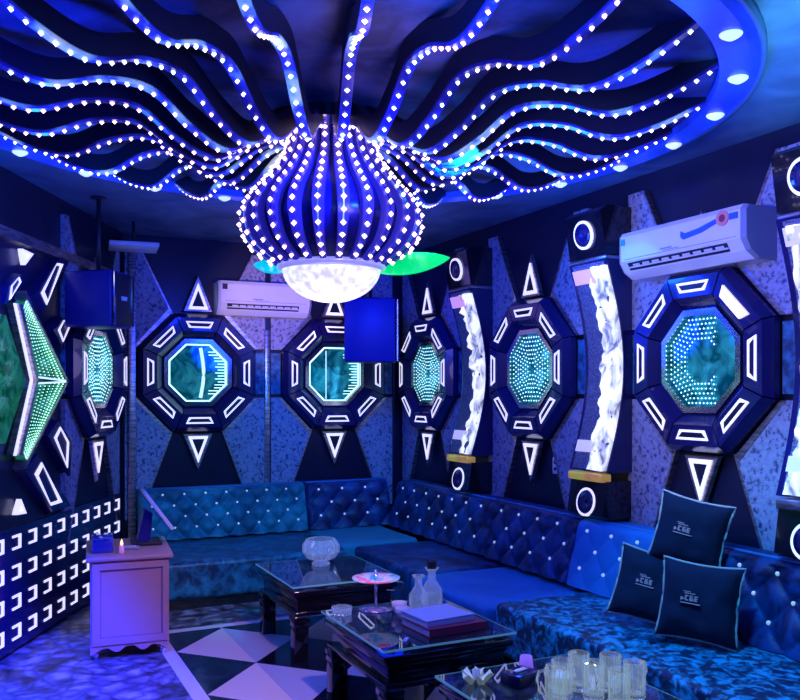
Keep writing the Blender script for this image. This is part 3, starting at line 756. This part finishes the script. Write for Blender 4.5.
# ------------------------------------------------------------------ sofas
def tuft(u, v, du=0.21, dv=0.21):
    a = u / du + v / dv; c = u / du - v / dv
    return (abs(math.sin(PI * a)) * abs(math.sin(PI * c))) ** 0.45
BTN = MB(); BTN.lathe([(0.0, 0.010), (0.006, 0.008), (0.010, 0.003), (0.011, -0.004)], 10, 0, Matrix.Rotation(PI / 2, 4, 'X'), False); BTN = BTN.mesh('crystal_button', [M_btn])
def backrest(parent, x0, x1, mat, depth=0.24, z0=0.342, z1=0.715, amp=0.035, lean=0.10, sp=0.21):
    # local frame: x along, -y out of the wall
    q = MB(); nu = max(12, int((x1 - x0) / 0.010)); nv = 40; vs = []; fs = []
    L = x1 - x0
    def prof(f):      # front surface depth without tufting
        return depth + lean * (1 - f)
    def edge(u, f):
        e = min(u - x0, x1 - u); k = min(1, max(0, e / 0.03)); k = math.sqrt(1 - (1 - k) ** 2)
        kf = min(1, (1 - f) / 0.10); kf = math.sqrt(max(0, 1 - (1 - kf) ** 2))
        return k, kf
    for j in range(nv + 1):
        f = j / nv
        for i in range(nu + 1):
            u = x0 + L * i / nu; z = z0 + (z1 - z0) * f
            k, kf = edge(u, f)
            d = prof(f) - 0.045 * (1 - k) - 0.06 * (1 - kf) + amp * (tuft(u - x0, z - z0, sp, sp) - 1) * min(1, k) * (1 if f < 0.93 else 0.3)
            vs.append((u, -d, z))
    k = nu + 1
    for j in range(nv):
        for i in range(nu): a = j * k + i; fs.append((a, a + 1, a + k + 1, a + k))
    q.add(vs, fs, 0, None, True)
    # sides, top, back
    for (u, col) in ((x0, 0), (x1, nu)):
        ring = [vs[j * k + col] for j in range(nv + 1)]
        q.add(ring + [(u, -0.06, z1), (u, -0.06, z0)], [list(range(nv + 3))])
    top = [vs[nv * k + i] for i in range(nu + 1)]
    q.add(top + [(x1, -0.06, z1), (x0, -0.06, z1)], [list(range(nu + 3))])
    q.add([(x0, -0.06, z0), (x1, -0.06, z0), (x1, -0.06, z1), (x0, -0.06, z1)], [(0, 1, 2, 3)])
    o = q.build('backrest', mat, parent)
    # top piping
    MB().tube([(x0 + 0.01, -depth + 0.055, z1), (x1 - 0.01, -depth + 0.055, z1)], 0.008, 8).build('piping', M_seam, o)
    # crystal buttons at the lattice points
    for jz in range(1, 5):
        z = z0 + sp / 2 * jz; off = sp / 2 if jz % 2 else 0.0; i = 0
        if z > z1 - 0.03: break
        while True:
            u = x0 + off + sp * i; i += 1
            if u > x1 - 0.05: break
            if u < x0 + 0.05: continue
            f = (z - z0) / (z1 - z0)
            add_obj('crystal_button', BTN, o, (u, -(prof(f) - amp) - 0.004, z), (0.0, 0, 0))
    return o
def soft_box(a, b_, r, mat, name, parent, seg=4, wob=0.006):
    q = MB()
    bm = bmesh.new(); bmesh.ops.create_cube(bm, size=1)
    for v in bm.verts: v.co = Vector([(a[i] + b_[i]) / 2 + v.co[i] * (b_[i] - a[i]) for i in range(3)])
    bmesh.ops.bevel(bm, geom=bm.edges[:], offset=r, segments=seg, affect='EDGES', profile=0.5)
    bmesh.ops.subdivide_edges(bm, edges=[e for e in bm.edges if e.calc_length() > 0.15], cuts=5, use_grid_fill=True)
    for v in bm.verts:
        n_ = noise.noise(v.co * 7) * wob; v.co.z += n_ if v.co.z > (a[2] + b_[2]) / 2 else 0
        v.co.y += n_
    bm.verts.index_update()
    q.add([v.co.copy() for v in bm.verts], [[v.index for v in f.verts] for f in bm.faces], 0, None, True); bm.free()
    return q.build(name, mat, parent)
G = 'velvet sofa sections along the walls'
# back section: local x = world X
s1 = thing('sofa_section', 'teal tufted sofa section along the back wall behind the cabinet', 'sofa', (0, BW, 0), RB, G)
backrest(s1, 1.02, 2.335, M_vel_teal, amp=0.055, sp=0.165)
soft_box((0.98, -1.15, 0.07), (2.33, -0.05, 0.325), 0.035, M_vel_ts, 'seat', s1)
MB().box((1.0, -1.10, 0.0), (2.32, -0.1, 0.075)).build('plinth', M_lacq, s1)
s2 = thing('sofa_section', 'corner sofa section with smooth teal seat where the two walls meet', 'sofa', (0, BW, 0), RB, G)
backrest(s2, 2.345, 3.09, M_vel_dark)
soft_box((2.34, -1.02, 0.07), (2.98, -0.05, 0.335), 0.03, M_vel_green, 'seat', s2)
MB().box((2.36, -0.99, 0.0), (2.97, -0.1, 0.075)).build('plinth', M_lacq, s2)
def right_sec(label, yb0, yb1, ys0, ys1, bm_, sm_, xf, zs, amp=0.03):
    t = thing('sofa_section', label, 'sofa', (RW, 0, 0), RR, G)        # local x = -world Y
    backrest(t, -yb1, -yb0, bm_, amp=amp)
    soft_box((-ys1 + 0.005, -(RW - xf), 0.07), (-ys0 - 0.005, -0.05, zs), 0.03, sm_, 'seat', t)
    MB().box((-ys1 + 0.02, -(RW - xf) + 0.05, 0.0), (-ys0 - 0.02, -0.1, 0.075)).build('plinth', M_lacq, t)
    return t
right_sec('dark blue tufted sofa section beneath the farthest glowing column', 4.985, 6.50, 4.76, 5.80, M_vel_dark, M_vel_dark, 2.42, 0.32)
right_sec('sofa section with dark tufted back and smooth azure seat behind the stacked books', 4.045, 4.975, 3.865, 4.75, M_vel_dark, M_vel_flat, 2.36, 0.31)
right_sec('sofa section with plain azure buttoned back left of the cushions', 3.375, 4.035, 2.94, 3.855, M_vel_flat, M_vel_seat, 2.42, 0.335, 0.012)
right_sec('dark blue tufted sofa section at the right picture edge beside the cushions', 1.60, 3.365, 1.60, 2.93, M_vel_dark, M_vel_seat, 2.42, 0.335)

# ------------------------------------------------------------------ cushions
def cushion(label, loc, eul, size=0.37):
    t = thing('cushion', label, 'cushion', loc, 0, 'navy cushions piled on the sofa', eul)
    n = 22; q = MB(); h = size / 2; vs = []; fs = []
    def shape(a, c):
        k = 1 - 0.10 * (a * a) * (1 - c * c) * 0 ; 
        x = a * h * (1 - 0.09 * (1 - c * c) ** 1.0); z = c * h * (1 - 0.09 * (1 - a * a))
        return x, z
    for s_ in (-1, 1):
        for j in range(n + 1):
            for i in range(n + 1):
                a = -1 + 2 * i / n; c = -1 + 2 * j / n; x, z = shape(a, c)
                th = 0.075 * ((1 - a ** 4) * (1 - c ** 4)) ** 0.55
                th *= 1 + 0.22 * noise.noise(Vector((a * 2.3, c * 2.3, s_ + loc[1] * 3)))
                vs.append((x, s_ * th, z))
    k = n + 1; off = k * k
    for j in range(n):
        for i in range(n):
            a = j * k + i; fs += [(a, a + 1, a + k + 1, a + k), (off + a, off + a + k, off + a + k + 1, off + a + 1)]
    q.add(vs, fs, 0, None, True); cov = q.build('cover', M_cush, t)
    P = []
    for e in range(4):
        for i in range(16):
            f = -1 + 2 * i / 16
            a, c = ((f, 1), (1, -f), (-f, -1), (-1, f))[e]; x, z = shape(a, c)
            P.append((x * 1.01, 0.004 * math.sin(i * 1.3 + e), z * 1.01))
    MB().tube(P, 0.0062, 6, closed=True).build('piping', M_pipe, t)
    # embroidered emblem: a small word under a roof line
    q = MB(); y0 = -0.070; 
    for (x, z, w_, hh) in ((-0.035, 0.030, 0.045, 0.004), (-0.040, 0.038, 0.030, 0.003), (-0.05, -0.012, 0.085, 0.004)):
        q.box((x, y0 - 0.006, z), (x + w_, y0 + 0.004, z + hh))
    def stroke(x, z, w_, hh): q.box((x, y0 - 0.006, z), (x + w_, y0 + 0.004, z + hh))
    x = -0.050
    stroke(x, 0.0, 0.007, 0.014); stroke(x + 0.007, 0.004, 0.006, 0.006); x += 0.018
    for ch_ in range(3):
        stroke(x, 0, 0.006, 0.024); stroke(x, 0.018, 0.014, 0.006); stroke(x, 0.0, 0.014, 0.006)
        if ch_: stroke(x, 0.009, 0.014, 0.005)
        if ch_ % 2: stroke(x + 0.011, 0, 0.005, 0.013)
        x += 0.020
    MM = Matrix.Translation((-0.012, -0.010, 0.0))
    for i in range(len(q.v)): q.v[i] = MM @ q.v[i]
    q.build('emblem', M_red, cov)
    return t
def eu(yaw, lean, roll):    # face direction yaw about Z, lean back, roll in its own plane
    m = Matrix.Rotation(yaw, 3, 'Z') @ Matrix.Rotation(lean, 3, 'X') @ Matrix.Rotation(roll, 3, 'Y')
    return tuple(m.to_euler())
cushion('left lower navy cushion, leaning on the azure backrest', (2.85, 3.13, 0.525), eu(-PI / 2 + 0.75, -0.30, 0.20), 0.34)
cushion('right lower navy cushion, on the seat in front of the tufted back', (2.83, 2.80, 0.525), eu(-PI / 2 + 0.55, -0.22, 0.06), 0.35)
cushion('navy cushion propped on top of the other two cushions', (2.985, 3.01, 0.79), eu(-PI / 2 + 0.60, -0.16, 0.20), 0.335)

# ------------------------------------------------------------------ coffee tables
def make_table(label, xc, yc):
    t = thing('coffee_table', label, 'table', (xc, yc, 0), 0, 'black lacquer coffee tables in a row')
    w_, l_ = 0.31, 0.345
    q = MB()
    q.bbox((-w_, -l_, 0.355), (w_, l_, 0.385), 0.005); q.bbox((-w_ + 0.02, -l_ + 0.02, 0.33), (w_ - 0.02, l_ - 0.02, 0.356), 0.005)
    q.build('tabletop', M_lacq, t)
    q = MB(); q.bbox((-w_ + 0.03, -l_ + 0.03, 0.26), (w_ - 0.03, l_ - 0.03, 0.331), 0.004); q.bbox((-w_ + 0.012, -l_ + 0.012, 0.245), (w_ - 0.012, l_ - 0.012, 0.268), 0.004); q.build('apron', M_lacq, t)
    for sx in (-1, 1):
        for sy in (-1, 1):
            q = MB(); x, y = sx * (w_ - 0.05), sy * (l_ - 0.05)
            q.bbox((x - 0.04, y - 0.04, 0.0), (x + 0.04, y + 0.04, 0.25), 0.006); q.bbox((x - 0.046, y - 0.046, 0.19), (x + 0.046, y + 0.046, 0.245), 0.005)
            q.build('leg', M_lacq, t)
    q = MB()
    for sx in (-1, 1):
        for sy in (-1, 1): q.lathe([(0.014, 0.384), (0.014, 0.406)], 12, 0, Matrix.Translation((sx * (w_ - 0.06), sy * (l_ - 0.06), 0)))
    q.build('glass_spacer', M_chrome, t)
    g = MB().box((-w_ - 0.006, -l_ - 0.006, 0.406), (w_ + 0.006, l_ + 0.006, 0.416)).build('glass_top', M_tint, t)
    e = 0.006; q = MB()
    q.frame([(-w_ - e - 0.003, -l_ - e - 0.003), (w_ + e + 0.003, -l_ - e - 0.003), (w_ + e + 0.003, l_ + e + 0.003), (-w_ - e - 0.003, l_ + e + 0.003)],
            [(-w_ - e, -l_ - e), (w_ + e, -l_ - e), (w_ + e, l_ + e), (-w_ - e, l_ + e)], 0.4065, 0.4155, 0, Matrix(((1, 0, 0, 0), (0, 0, 1, 0), (0, 1, 0, 0), (0, 0, 0, 1))))
    q.build('polished_edge', M_edge, g)
    return t
TT = 0.4162
make_table('farthest black lacquer coffee table, with a cut glass bowl on it', 1.77, 4.675)
make_table('middle black lacquer coffee table, with books and carafes on it', 1.735, 3.44)
make_table('nearest coffee table at the bottom edge, crowded with glass mugs', 1.785, 2.385)

M_cut = pm('cut crystal', (0.85, 0.90, 1.0), 0.05, trans=0.93, ior=1.5, emit=(0.3, 0.4, 1.0), es=0.06)  # faint emission stands for white reflections in the crystal
def at(x, y): return (x, y, TT)
# cut glass bowl
t = thing('glass_bowl', 'fluted cut glass bowl on the farthest coffee table', 'bowl', at(1.79, 4.80))
MB().lathe([(0.0, 0.0), (0.05, 0.0), (0.055, 0.012), (0.035, 0.03), (0.08, 0.045), (0.108, 0.085), (0.108, 0.125), (0.085, 0.160), (0.079, 0.158), (0.100, 0.125), (0.099, 0.085), (0.06, 0.05), (0.0, 0.04)], 60, 0, None, False, 12, 0.06).build('bowl', M_cut, t)
# serving stand
t = thing('serving_stand', 'round serving stand with a pink and blue disc on a thin pole', 'stand', at(1.665, 3.71))
MB().lathe([(0.0, 0.0), (0.085, 0.0), (0.085, 0.006), (0.012, 0.012), (0.0, 0.012)], 40).build('foot', pm('lilac metal', (0.55, 0.45, 0.75), 0.2, 0.8), t)
MB().lathe([(0.007, 0.01), (0.007, 0.19)], 12).build('pole', M_chrome, t)
M_swirl = noise_mat('coloured disc', 11, [(0.36, (0.05, 0.45, 0.9)), (0.47, (0.75, 0.75, 0.95)), (0.53, (0.95, 0.15, 0.45)), (0.66, (0.9, 0.3, 0.2))], rough=0.25, em=0.25)
MB().lathe([(0.0, 0.135), (0.04, 0.135), (0.112, 0.145), (0.115, 0.152), (0.04, 0.143), (0.0, 0.143)], 48).build('disc', M_swirl, t)
q = MB(); q.tube([(0.08, -0.06, 0.135), (0.115, -0.06, 0.13), (0.115, -0.06, 0.09), (0.03, -0.06, 0.10)], 0.003, 6); q.build('hanger', M_chrome, t)
# carafes
def carafe(label, x, y, sc=1.0, cap=True):
    t = thing('glass_carafe', label, 'carafe', at(x, y), 0, 'clear carafes on the middle table')
    k = sc
    MB().lathe([(0.0, 0.0), (0.042 * k, 0.0), (0.045 * k, 0.01), (0.045 * k, 0.09 * k), (0.018 * k, 0.13 * k), (0.018 * k, 0.165 * k), (0.032 * k, 0.18 * k), (0.029 * k, 0.18 * k), (0.015 * k, 0.165 * k), (0.015 * k, 0.13 * k), (0.041 * k, 0.09 * k), (0.041 * k, 0.012), (0.0, 0.010)], 28).build('body', M_cut, t)
    if cap: MB().lathe([(0.0, 0.172 * k), (0.020 * k, 0.172 * k), (0.022 * k, 0.215 * k), (0.0, 0.22 * k)], 16).build('stopper', M_dark, t)
carafe('taller clear carafe with black stopper behind the books', 1.90, 3.58, 1.12)
carafe('shorter clear carafe with an open mouth beside the white cups', 1.81, 3.545, 1.0, False)
def cup(label, x, y, k=1):
    t = thing('white_cup', label, 'cup', at(x, y), -1.2, 'white cups by the carafes')
    MB().lathe([(0.0, 0.0), (0.02 * k, 0.0), (0.026 * k, 0.01), (0.034 * k, 0.03 * k), (0.037 * k, 0.055 * k), (0.034 * k, 0.055 * k), (0.03 * k, 0.03 * k), (0.0, 0.012)], 28).build('cup_body', M_white, t)
    q = MB(); q.tube([(0.034 * k, 0, 0.045 * k), (0.052 * k, 0, 0.042 * k), (0.054 * k, 0, 0.025 * k), (0.032 * k, 0, 0.018 * k)], 0.004, 6); q.build('handle', M_white, t)
cup('white cup standing nearer the serving stand', 1.70, 3.49, 0.95)
cup('white cup standing right against the open carafe', 1.728, 3.582, 1.0)
# books
def book(label, x, y, z, w_, l_, h_, rz, cover, name='book'):
    t = thing(name, label, 'book', (x, y, z), rz, 'books stacked on the middle table')
    MB().box((-w_ / 2, -l_ / 2, 0), (w_ / 2, l_ / 2, 0.004)).box((-w_ / 2, -l_ / 2, h_ - 0.004), (w_ / 2, l_ / 2, h_)).box((-w_ / 2, -l_ / 2, 0), (w_ / 2, -l_ / 2 + 0.004, h_)).build('cover', cover, t)
    MB().box((-w_ / 2 + 0.004, -l_ / 2 + 0.005, 0.0041), (w_ / 2 - 0.004, l_ / 2 - 0.004, h_ - 0.0041)).build('pages', M_page, t)
book('thick maroon book at the bottom of the stack on the middle table', 1.81, 3.295, TT, 0.30, 0.25, 0.034, 0.06, M_maroon)
book('pale book with white pages on top of the maroon book', 1.79, 3.32, TT + 0.0342, 0.25, 0.22, 0.026, 0.10, M_pale)
# crystal ashtray, lighter
t = thing('ashtray', 'small round crystal ashtray at the left corner of the middle table', 'ashtray', at(1.485, 3.70))
MB().lathe([(0.0, 0.0), (0.045, 0.0), (0.05, 0.03), (0.044, 0.034), (0.036, 0.012), (0.0, 0.010)], 32, 0, None, False, 8, 0.05).build('dish', M_cut, t)
t = thing('lighter', 'small white and blue lighter lying at the front edge of the middle table', 'lighter', at(1.56, 3.17), 0.9)
MB().bbox((-0.035, -0.009, 0), (0.02, 0.009, 0.012), 0.003).build('lighter_body', M_pale, t); MB().bbox((0.0201, -0.008, 0), (0.033, 0.008, 0.011), 0.002).build('lighter_cap', M_chrome, t)
# near table things
M_mug = pm('mug glass', (0.88, 1.0, 1.0), 0.03, trans=0.985, ior=1.5, emit=(0.65, 0.8, 1.0), es=0.04)  # faint emission added for the sparkle of light in the glass
def mug(label, x, y, rz):
    t = thing('glass_mug', label, 'mug', at(x, y), rz, 'glass mugs on the nearest table')
    MB().lathe([(0.0, 0.0), (0.030, 0.0), (0.034, 0.008), (0.036, 0.128), (0.033, 0.130), (0.031, 0.02), (0.0, 0.016)], 56, 0, None, False, 14, 0.05).build('mug_body', M_mug, t)
    q = MB(); q.tube([(0.034, 0, 0.12), (0.055, 0, 0.115), (0.062, 0, 0.085), (0.055, 0, 0.05), (0.033, 0, 0.035)], 0.006, 8); q.build('handle', M_mug, t)
MUGS = [(1.62, 2.27, 2.6, 'glass mug at the left front of the mug cluster'), (1.69, 2.33, 2.9, 'glass mug second from the left in the mug cluster'),
        (1.775, 2.27, 4.2, 'glass mug in the middle front of the mug cluster'), (1.79, 2.37, 1.3, 'glass mug in the middle rear of the mug cluster'),
        (1.88, 2.31, 5.2, 'glass mug right of the middle of the mug cluster'), (1.90, 2.21, 0.2, 'rightmost glass mug with its handle to the right'),
        (1.80, 2.17, 3.6, 'glass mug closest to the bottom picture edge')]
for x, y, r, l in MUGS: mug(l, x + 0.06, y + 0.02, r)
t = thing('folded_napkin', 'white bow folded napkin at the left corner of the nearest table', 'napkin', at(1.56, 2.60), 0.5)
q = MB()
for k in range(5):
    a = k * 2 * PI / 5 + 0.3; c, s_ = math.cos(a), math.sin(a)
    q.add([(0, 0, 0.002), (c * 0.05 - s_ * 0.018, s_ * 0.05 + c * 0.018, 0.045), (c * 0.062, s_ * 0.062, 0.03), (c * 0.05 + s_ * 0.018, s_ * 0.05 - c * 0.018, 0.045), (c * 0.03, s_ * 0.03, 0.0)], [(0, 1, 2), (0, 2, 3), (0, 1, 4), (0, 4, 3), (1, 2, 4), (2, 3, 4)])
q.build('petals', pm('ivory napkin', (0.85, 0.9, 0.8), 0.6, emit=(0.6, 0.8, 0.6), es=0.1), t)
MB().lathe([(0.0, 0.0), (0.014, 0.0), (0.014, 0.05), (0.0, 0.055)], 12).build('napkin_knot', M_white, t)
t = thing('tissue_box', 'dark low tissue box on the nearest table beside the mugs', 'box', at(1.70, 2.53), 0.3)
MB().bbox((-0.06, -0.045, 0), (0.06, 0.045, 0.045), 0.005).build('box_body', M_frame, t); MB().bbox((-0.03, -0.01, 0.0451), (0.03, 0.01, 0.052), 0.003).build('tissue', M_white, t)
t = thing('votive_holder', 'small purple glass votive holder at the far edge of the nearest table', 'candle holder', at(1.80, 2.64))
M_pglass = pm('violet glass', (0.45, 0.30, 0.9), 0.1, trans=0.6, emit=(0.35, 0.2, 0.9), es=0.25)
MB().lathe([(0.0, 0.0), (0.03, 0.0), (0.022, 0.055), (0.019, 0.055), (0.026, 0.006), (0.0, 0.006)], 24).build('holder', M_pglass, t); MB().lathe([(0.0, 0.007), (0.018, 0.007), (0.016, 0.03), (0.0, 0.03)], 16).build('wax', M_white, t)
t = thing('playing_cards', 'pinkish card deck lying in the middle of the nearest table', 'cards', at(1.86, 2.50), 0.6)
MB().bbox((-0.045, -0.032, 0), (0.045, 0.032, 0.02), 0.003).build('deck', pm('pink cards', (0.8, 0.4, 0.5), 0.5), t); MB().box((-0.04, -0.027, 0.0201), (0.04, 0.027, 0.0206)).build('top_card', M_page, t)

# ------------------------------------------------------------------ cabinet and things on it
cy0, cy1, cx0, cx1, ch_ = 4.83, 5.43, 0.50, 0.935, 0.56
t = thing('side_cabinet', 'mauve painted side cabinet with scalloped base in front of the sofa', 'cabinet', ((cx0 + cx1) / 2, (cy0 + cy1) / 2, 0), -0.10)
hw, hd = (cx1 - cx0) / 2, (cy1 - cy0) / 2
MB().bbox((-hw + 0.01, -hd + 0.01, 0.06), (hw - 0.01, hd - 0.01, ch_ - 0.025), 0.004, smooth=False).build('body', M_mauve, t)
MB().bbox((-hw - 0.012, -hd - 0.012, ch_ - 0.025), (hw + 0.012, hd + 0.012, ch_), 0.008).build('top_board', M_mauve, t)
q = MB(); q.frame([(-hw + 0.02, 0.08), (hw - 0.02, 0.08), (hw - 0.02, ch_ - 0.035), (-hw + 0.02, ch_ - 0.035)], [(-hw + 0.06, 0.115), (hw - 0.045, 0.115), (hw - 0.045, ch_ - 0.07), (-hw + 0.06, ch_ - 0.07)], -hd + 0.012, -hd - 0.004)
d_ = q.build('door', M_mauve, t)
MB().frame([(-hw + 0.06, 0.115), (hw - 0.045, 0.115), (hw - 0.045, ch_ - 0.07), (-hw + 0.06, ch_ - 0.07)], [(-hw + 0.067, 0.122), (hw - 0.052, 0.122), (hw - 0.052, ch_ - 0.077), (-hw + 0.067, ch_ - 0.077)], -hd + 0.012, -hd + 0.004).build('door_moulding', M_mauved, d_)
# scalloped apron
q = MB(); n = 32; pts = []
for i in range(n + 1):
    f = i / n; x = -hw + 0.01 + (2 * hw - 0.02) * f
    z = 0.03 if f < 0.04 or f > 0.96 else 0.055 + 0.018 * math.cos((f - 0.5) * PI * 6) * (1 if 0.2 < f < 0.8 else 0.5) - 0.02 * (abs(f - 0.5) * 2) ** 4
    pts.append((x, z))
vs = [(x, -hd + 0.005, z) for x, z in pts] + [(x, -hd + 0.005, 0.09) for x, z in pts] + [(x, -hd + 0.025, z) for x, z in pts] + [(x, -hd + 0.025, 0.09) for x, z in pts]
m = n + 1; fs = []
for i in range(n): fs += [(i, i + 1, m + i + 1, m + i), (2 * m + i, 3 * m + i, 3 * m + i + 1, 2 * m + i + 1), (i, 2 * m + i, 2 * m + i + 1, i + 1)]
q.add(vs, fs).build('scalloped_apron', M_mauve, t)
for sx in (-1, 1):
    for sy in (-1, 1): MB().lathe([(0.014, 0.0), (0.022, 0.02), (0.022, 0.062)], 14, 0, Matrix.Translation((sx * (hw - 0.04), sy * (hd - 0.04), 0))).build('foot', M_mauve if sy > 0 else M_chrome, t)
# tilted touch screen
t = thing('touch_screen', 'tilted touch screen with a bright edge on the side cabinet', 'screen', (0.83, 5.20, ch_ + 0.0008), -0.08)
MB().bbox((-0.085, -0.10, 0), (0.085, 0.10, 0.02), 0.006).build('base', M_dark, t)
q = MB(); q.add([(-0.055, -0.05, 0.02), (0.02, -0.05, 0.02), (0.02, 0.05, 0.02), (-0.055, 0.05, 0.02), (-0.01, -0.045, 0.21), (0.035, -0.045, 0.18), (0.035, 0.045, 0.18), (-0.01, 0.045, 0.21)], [(0, 3, 2, 1), (4, 5, 6, 7), (0, 1, 5, 4), (1, 2, 6, 5), (2, 3, 7, 6), (3, 0, 4, 7)]); q.build('stand', M_spk, t)
R = Matrix.Translation((0.065, 0, 0.205)) @ Matrix.Rotation(math.radians(54), 4, 'Y')
q = MB(); q.bbox((-0.13, -0.17, -0.014), (0.13, 0.17, 0.006), 0.004, M=R); sc_ = q.build('housing', M_white, t)
MB().box((-0.12, -0.16, 0.0062), (0.12, 0.16, 0.008), 0, R).build('display', pm('blue display', (0.05, 0.05, 0.2), 0.1, emit=(0.1, 0.12, 0.9), es=0.8), sc_)
# candle, small case, blue glass box
t = thing('candle', 'lit pink candle at the front of the side cabinet', 'candle', (0.655, 4.93, ch_ + 0.0008))
MB().lathe([(0.0, 0.0), (0.014, 0.0), (0.013, 0.04), (0.0, 0.042)], 16).build('wax', M_pink, t)
MB().lathe([(0.0, 0.04), (0.009, 0.05), (0.006, 0.065), (0.0, 0.08)], 12).build('flame', M_orange, t)
t = thing('blue_glass_case', 'low blue glass case on the left of the side cabinet top', 'case', (0.57, 5.08, ch_ + 0.0008), -0.1)
M_bglass = pm('blue glass', (0.03, 0.05, 0.6), 0.15, coat=0.5)
MB().bbox((-0.055, -0.11, 0), (0.055, 0.11, 0.07), 0.006).build('case_body', M_bglass, t); MB().bbox((-0.058, -0.113, 0.0701), (0.058, 0.113, 0.08), 0.004).build('case_lid', M_bglass, t)
t = thing('remote_control', 'grey remote control lying on the side cabinet beside the candle', 'remote control', (0.71, 5.04, ch_ + 0.0008), 1.3)
MB().bbox((-0.02, -0.06, 0), (0.02, 0.06, 0.016), 0.005).build('remote_body', M_grey, t); MB().box((-0.012, -0.04, 0.0161), (0.012, 0.045, 0.019)).build('keypad', M_white, t)

# ------------------------------------------------------------------ lights
def light(kind, name, loc, col, e, size=0.1, target=None, spot=60, blend=0.6):
    l = bpy.data.lights.new(name, kind); l.color = col; l.energy = e
    if kind == 'AREA': l.size = size
    else: l.shadow_soft_size = size
    if kind == 'SPOT': l.spot_size = math.radians(spot); l.spot_blend = blend
    o = bpy.data.objects.new(name, l); COL.objects.link(o); o.location = loc
    if target is not None: o.rotation_euler = (Vector(target) - Vector(loc)).to_track_quat('-Z', 'Y').to_euler()
    return o
BL = (0.004, 0.025, 1.0); LAV = (0.55, 0.45, 1.0); CY = (0.08, 0.40, 1.0)
light('POINT', 'globe_lamp', (AX, AY, 1.72), LAV, 5, 0.15)
for k in range(6):
    a = math.radians(60 * k + 20)
    light('POINT', 'ring_lamp', (AX + 1.45 * math.cos(a), AY + 1.45 * math.sin(a), 2.25), BL if k % 2 else (0.01, 0.12, 1.0), 24, 0.12)
light('POINT', 'blue_ambient_fill', W(0.2, 2.4, 2.2), (0.004, 0.05, 1.0), 15, 0.2)  # this and the next: unseen points added as blue ambient fill
light('POINT', 'blue_ambient_fill', W(-0.2, 5.2, 1.9), (0.004, 0.03, 1.0), 13, 0.2)
light('POINT', 'violet_fill', W(0.0, 2.9, 2.15), (0.65, 0.42, 1.0), 7, 0.1)  # unseen point added to brighten the ceiling dish from below
light('SPOT', 'blue_stage_lamp', W(0.4, 2.6, 2.45), BL, 620, 0.05, W(-2.02, 5.25, 2.05), 26)
light('SPOT', 'blue_stage_lamp', W(-1.2, 3.0, 2.45), (0.002, 0.02, 1.0), 2200, 0.05, W(-1.95, 3.9, 0.0), 46)
light('SPOT', 'blue_stage_lamp', W(-0.2, 5.2, 2.35), BL, 95, 0.05, W(-0.3, 6.9, 1.9), 70)
light('SPOT', 'violet_stage_lamp', W(0.3, 2.6, 2.5), (0.95, 0.48, 0.75), 130, 0.06, W(-0.95, 4.55, 0.1), 36)
light('SPOT', 'cyan_fill', W(0.3, 3.6, 2.5), (0.01, 0.55, 0.9), 420, 0.1, W(-0.9, 6.3, 0.55), 55)  # unseen spot added to bring up the teal backrest
light('SPOT', 'cyan_fill', W(0.75, 3.0, 2.5), (0.01, 0.42, 1.0), 190, 0.1, W(1.45, 3.75, 0.35), 56)  # unseen spot added over the right hand seats
light('SPOT', 'lavender_fill', W(-0.6, 2.4, 2.0), (0.50, 0.50, 1.0), 150, 0.1, W(1.5, 4.2, 1.9), 50)  # unseen spot added to brighten the right wall and long air conditioner
light('SPOT', 'lavender_fill', W(-0.4, 4.6, 1.8), (1.0, 0.62, 0.85), 130, 0.06, W(-0.95, 6.8, 2.15), 30)  # unseen spot added to brighten the small air conditioner
light('SPOT', 'table_sparkle_fill', W(0.2, 3.1, 2.4), (0.55, 0.75, 1.0), 45, 0.03, W(0.55, 2.95, 0.4), 26)  # unseen spot added to make the mugs on the nearest table sparkle
light('SPOT', 'teal_fill', W(1.2, 1.9, 1.7), (0.1, 0.50, 1.0), 300, 0.1, W(1.75, 2.7, 2.7), 62)  # unseen spot aimed upwards, added to brighten the ceiling on the right

w = bpy.data.worlds.new('World'); scn.world = w; w.use_nodes = True
w.node_tree.nodes['Background'].inputs['Color'].default_value = (0.01, 0.02, 0.2, 1)
w.node_tree.nodes['Background'].inputs['Strength'].default_value = 0.3

# ------------------------------------------------------------------ camera
cam = bpy.data.cameras.new('Camera'); co = bpy.data.objects.new('Camera', cam); COL.objects.link(co)
co.location = (0, 0, H); co.rotation_euler = (PI / 2, 0, -math.radians(25.8))
cam.sensor_fit = 'HORIZONTAL'; cam.sensor_width = 36; cam.lens = 845 / 800 * 36; cam.shift_y = 0.055; cam.clip_start = 0.05
scn.camera = co
vs_ = scn.view_settings; vs_.view_transform = 'Standard'; vs_.look = 'None'; vs_.gamma = 1; vs_.exposure = 0.0; vs_.use_curve_mapping = False
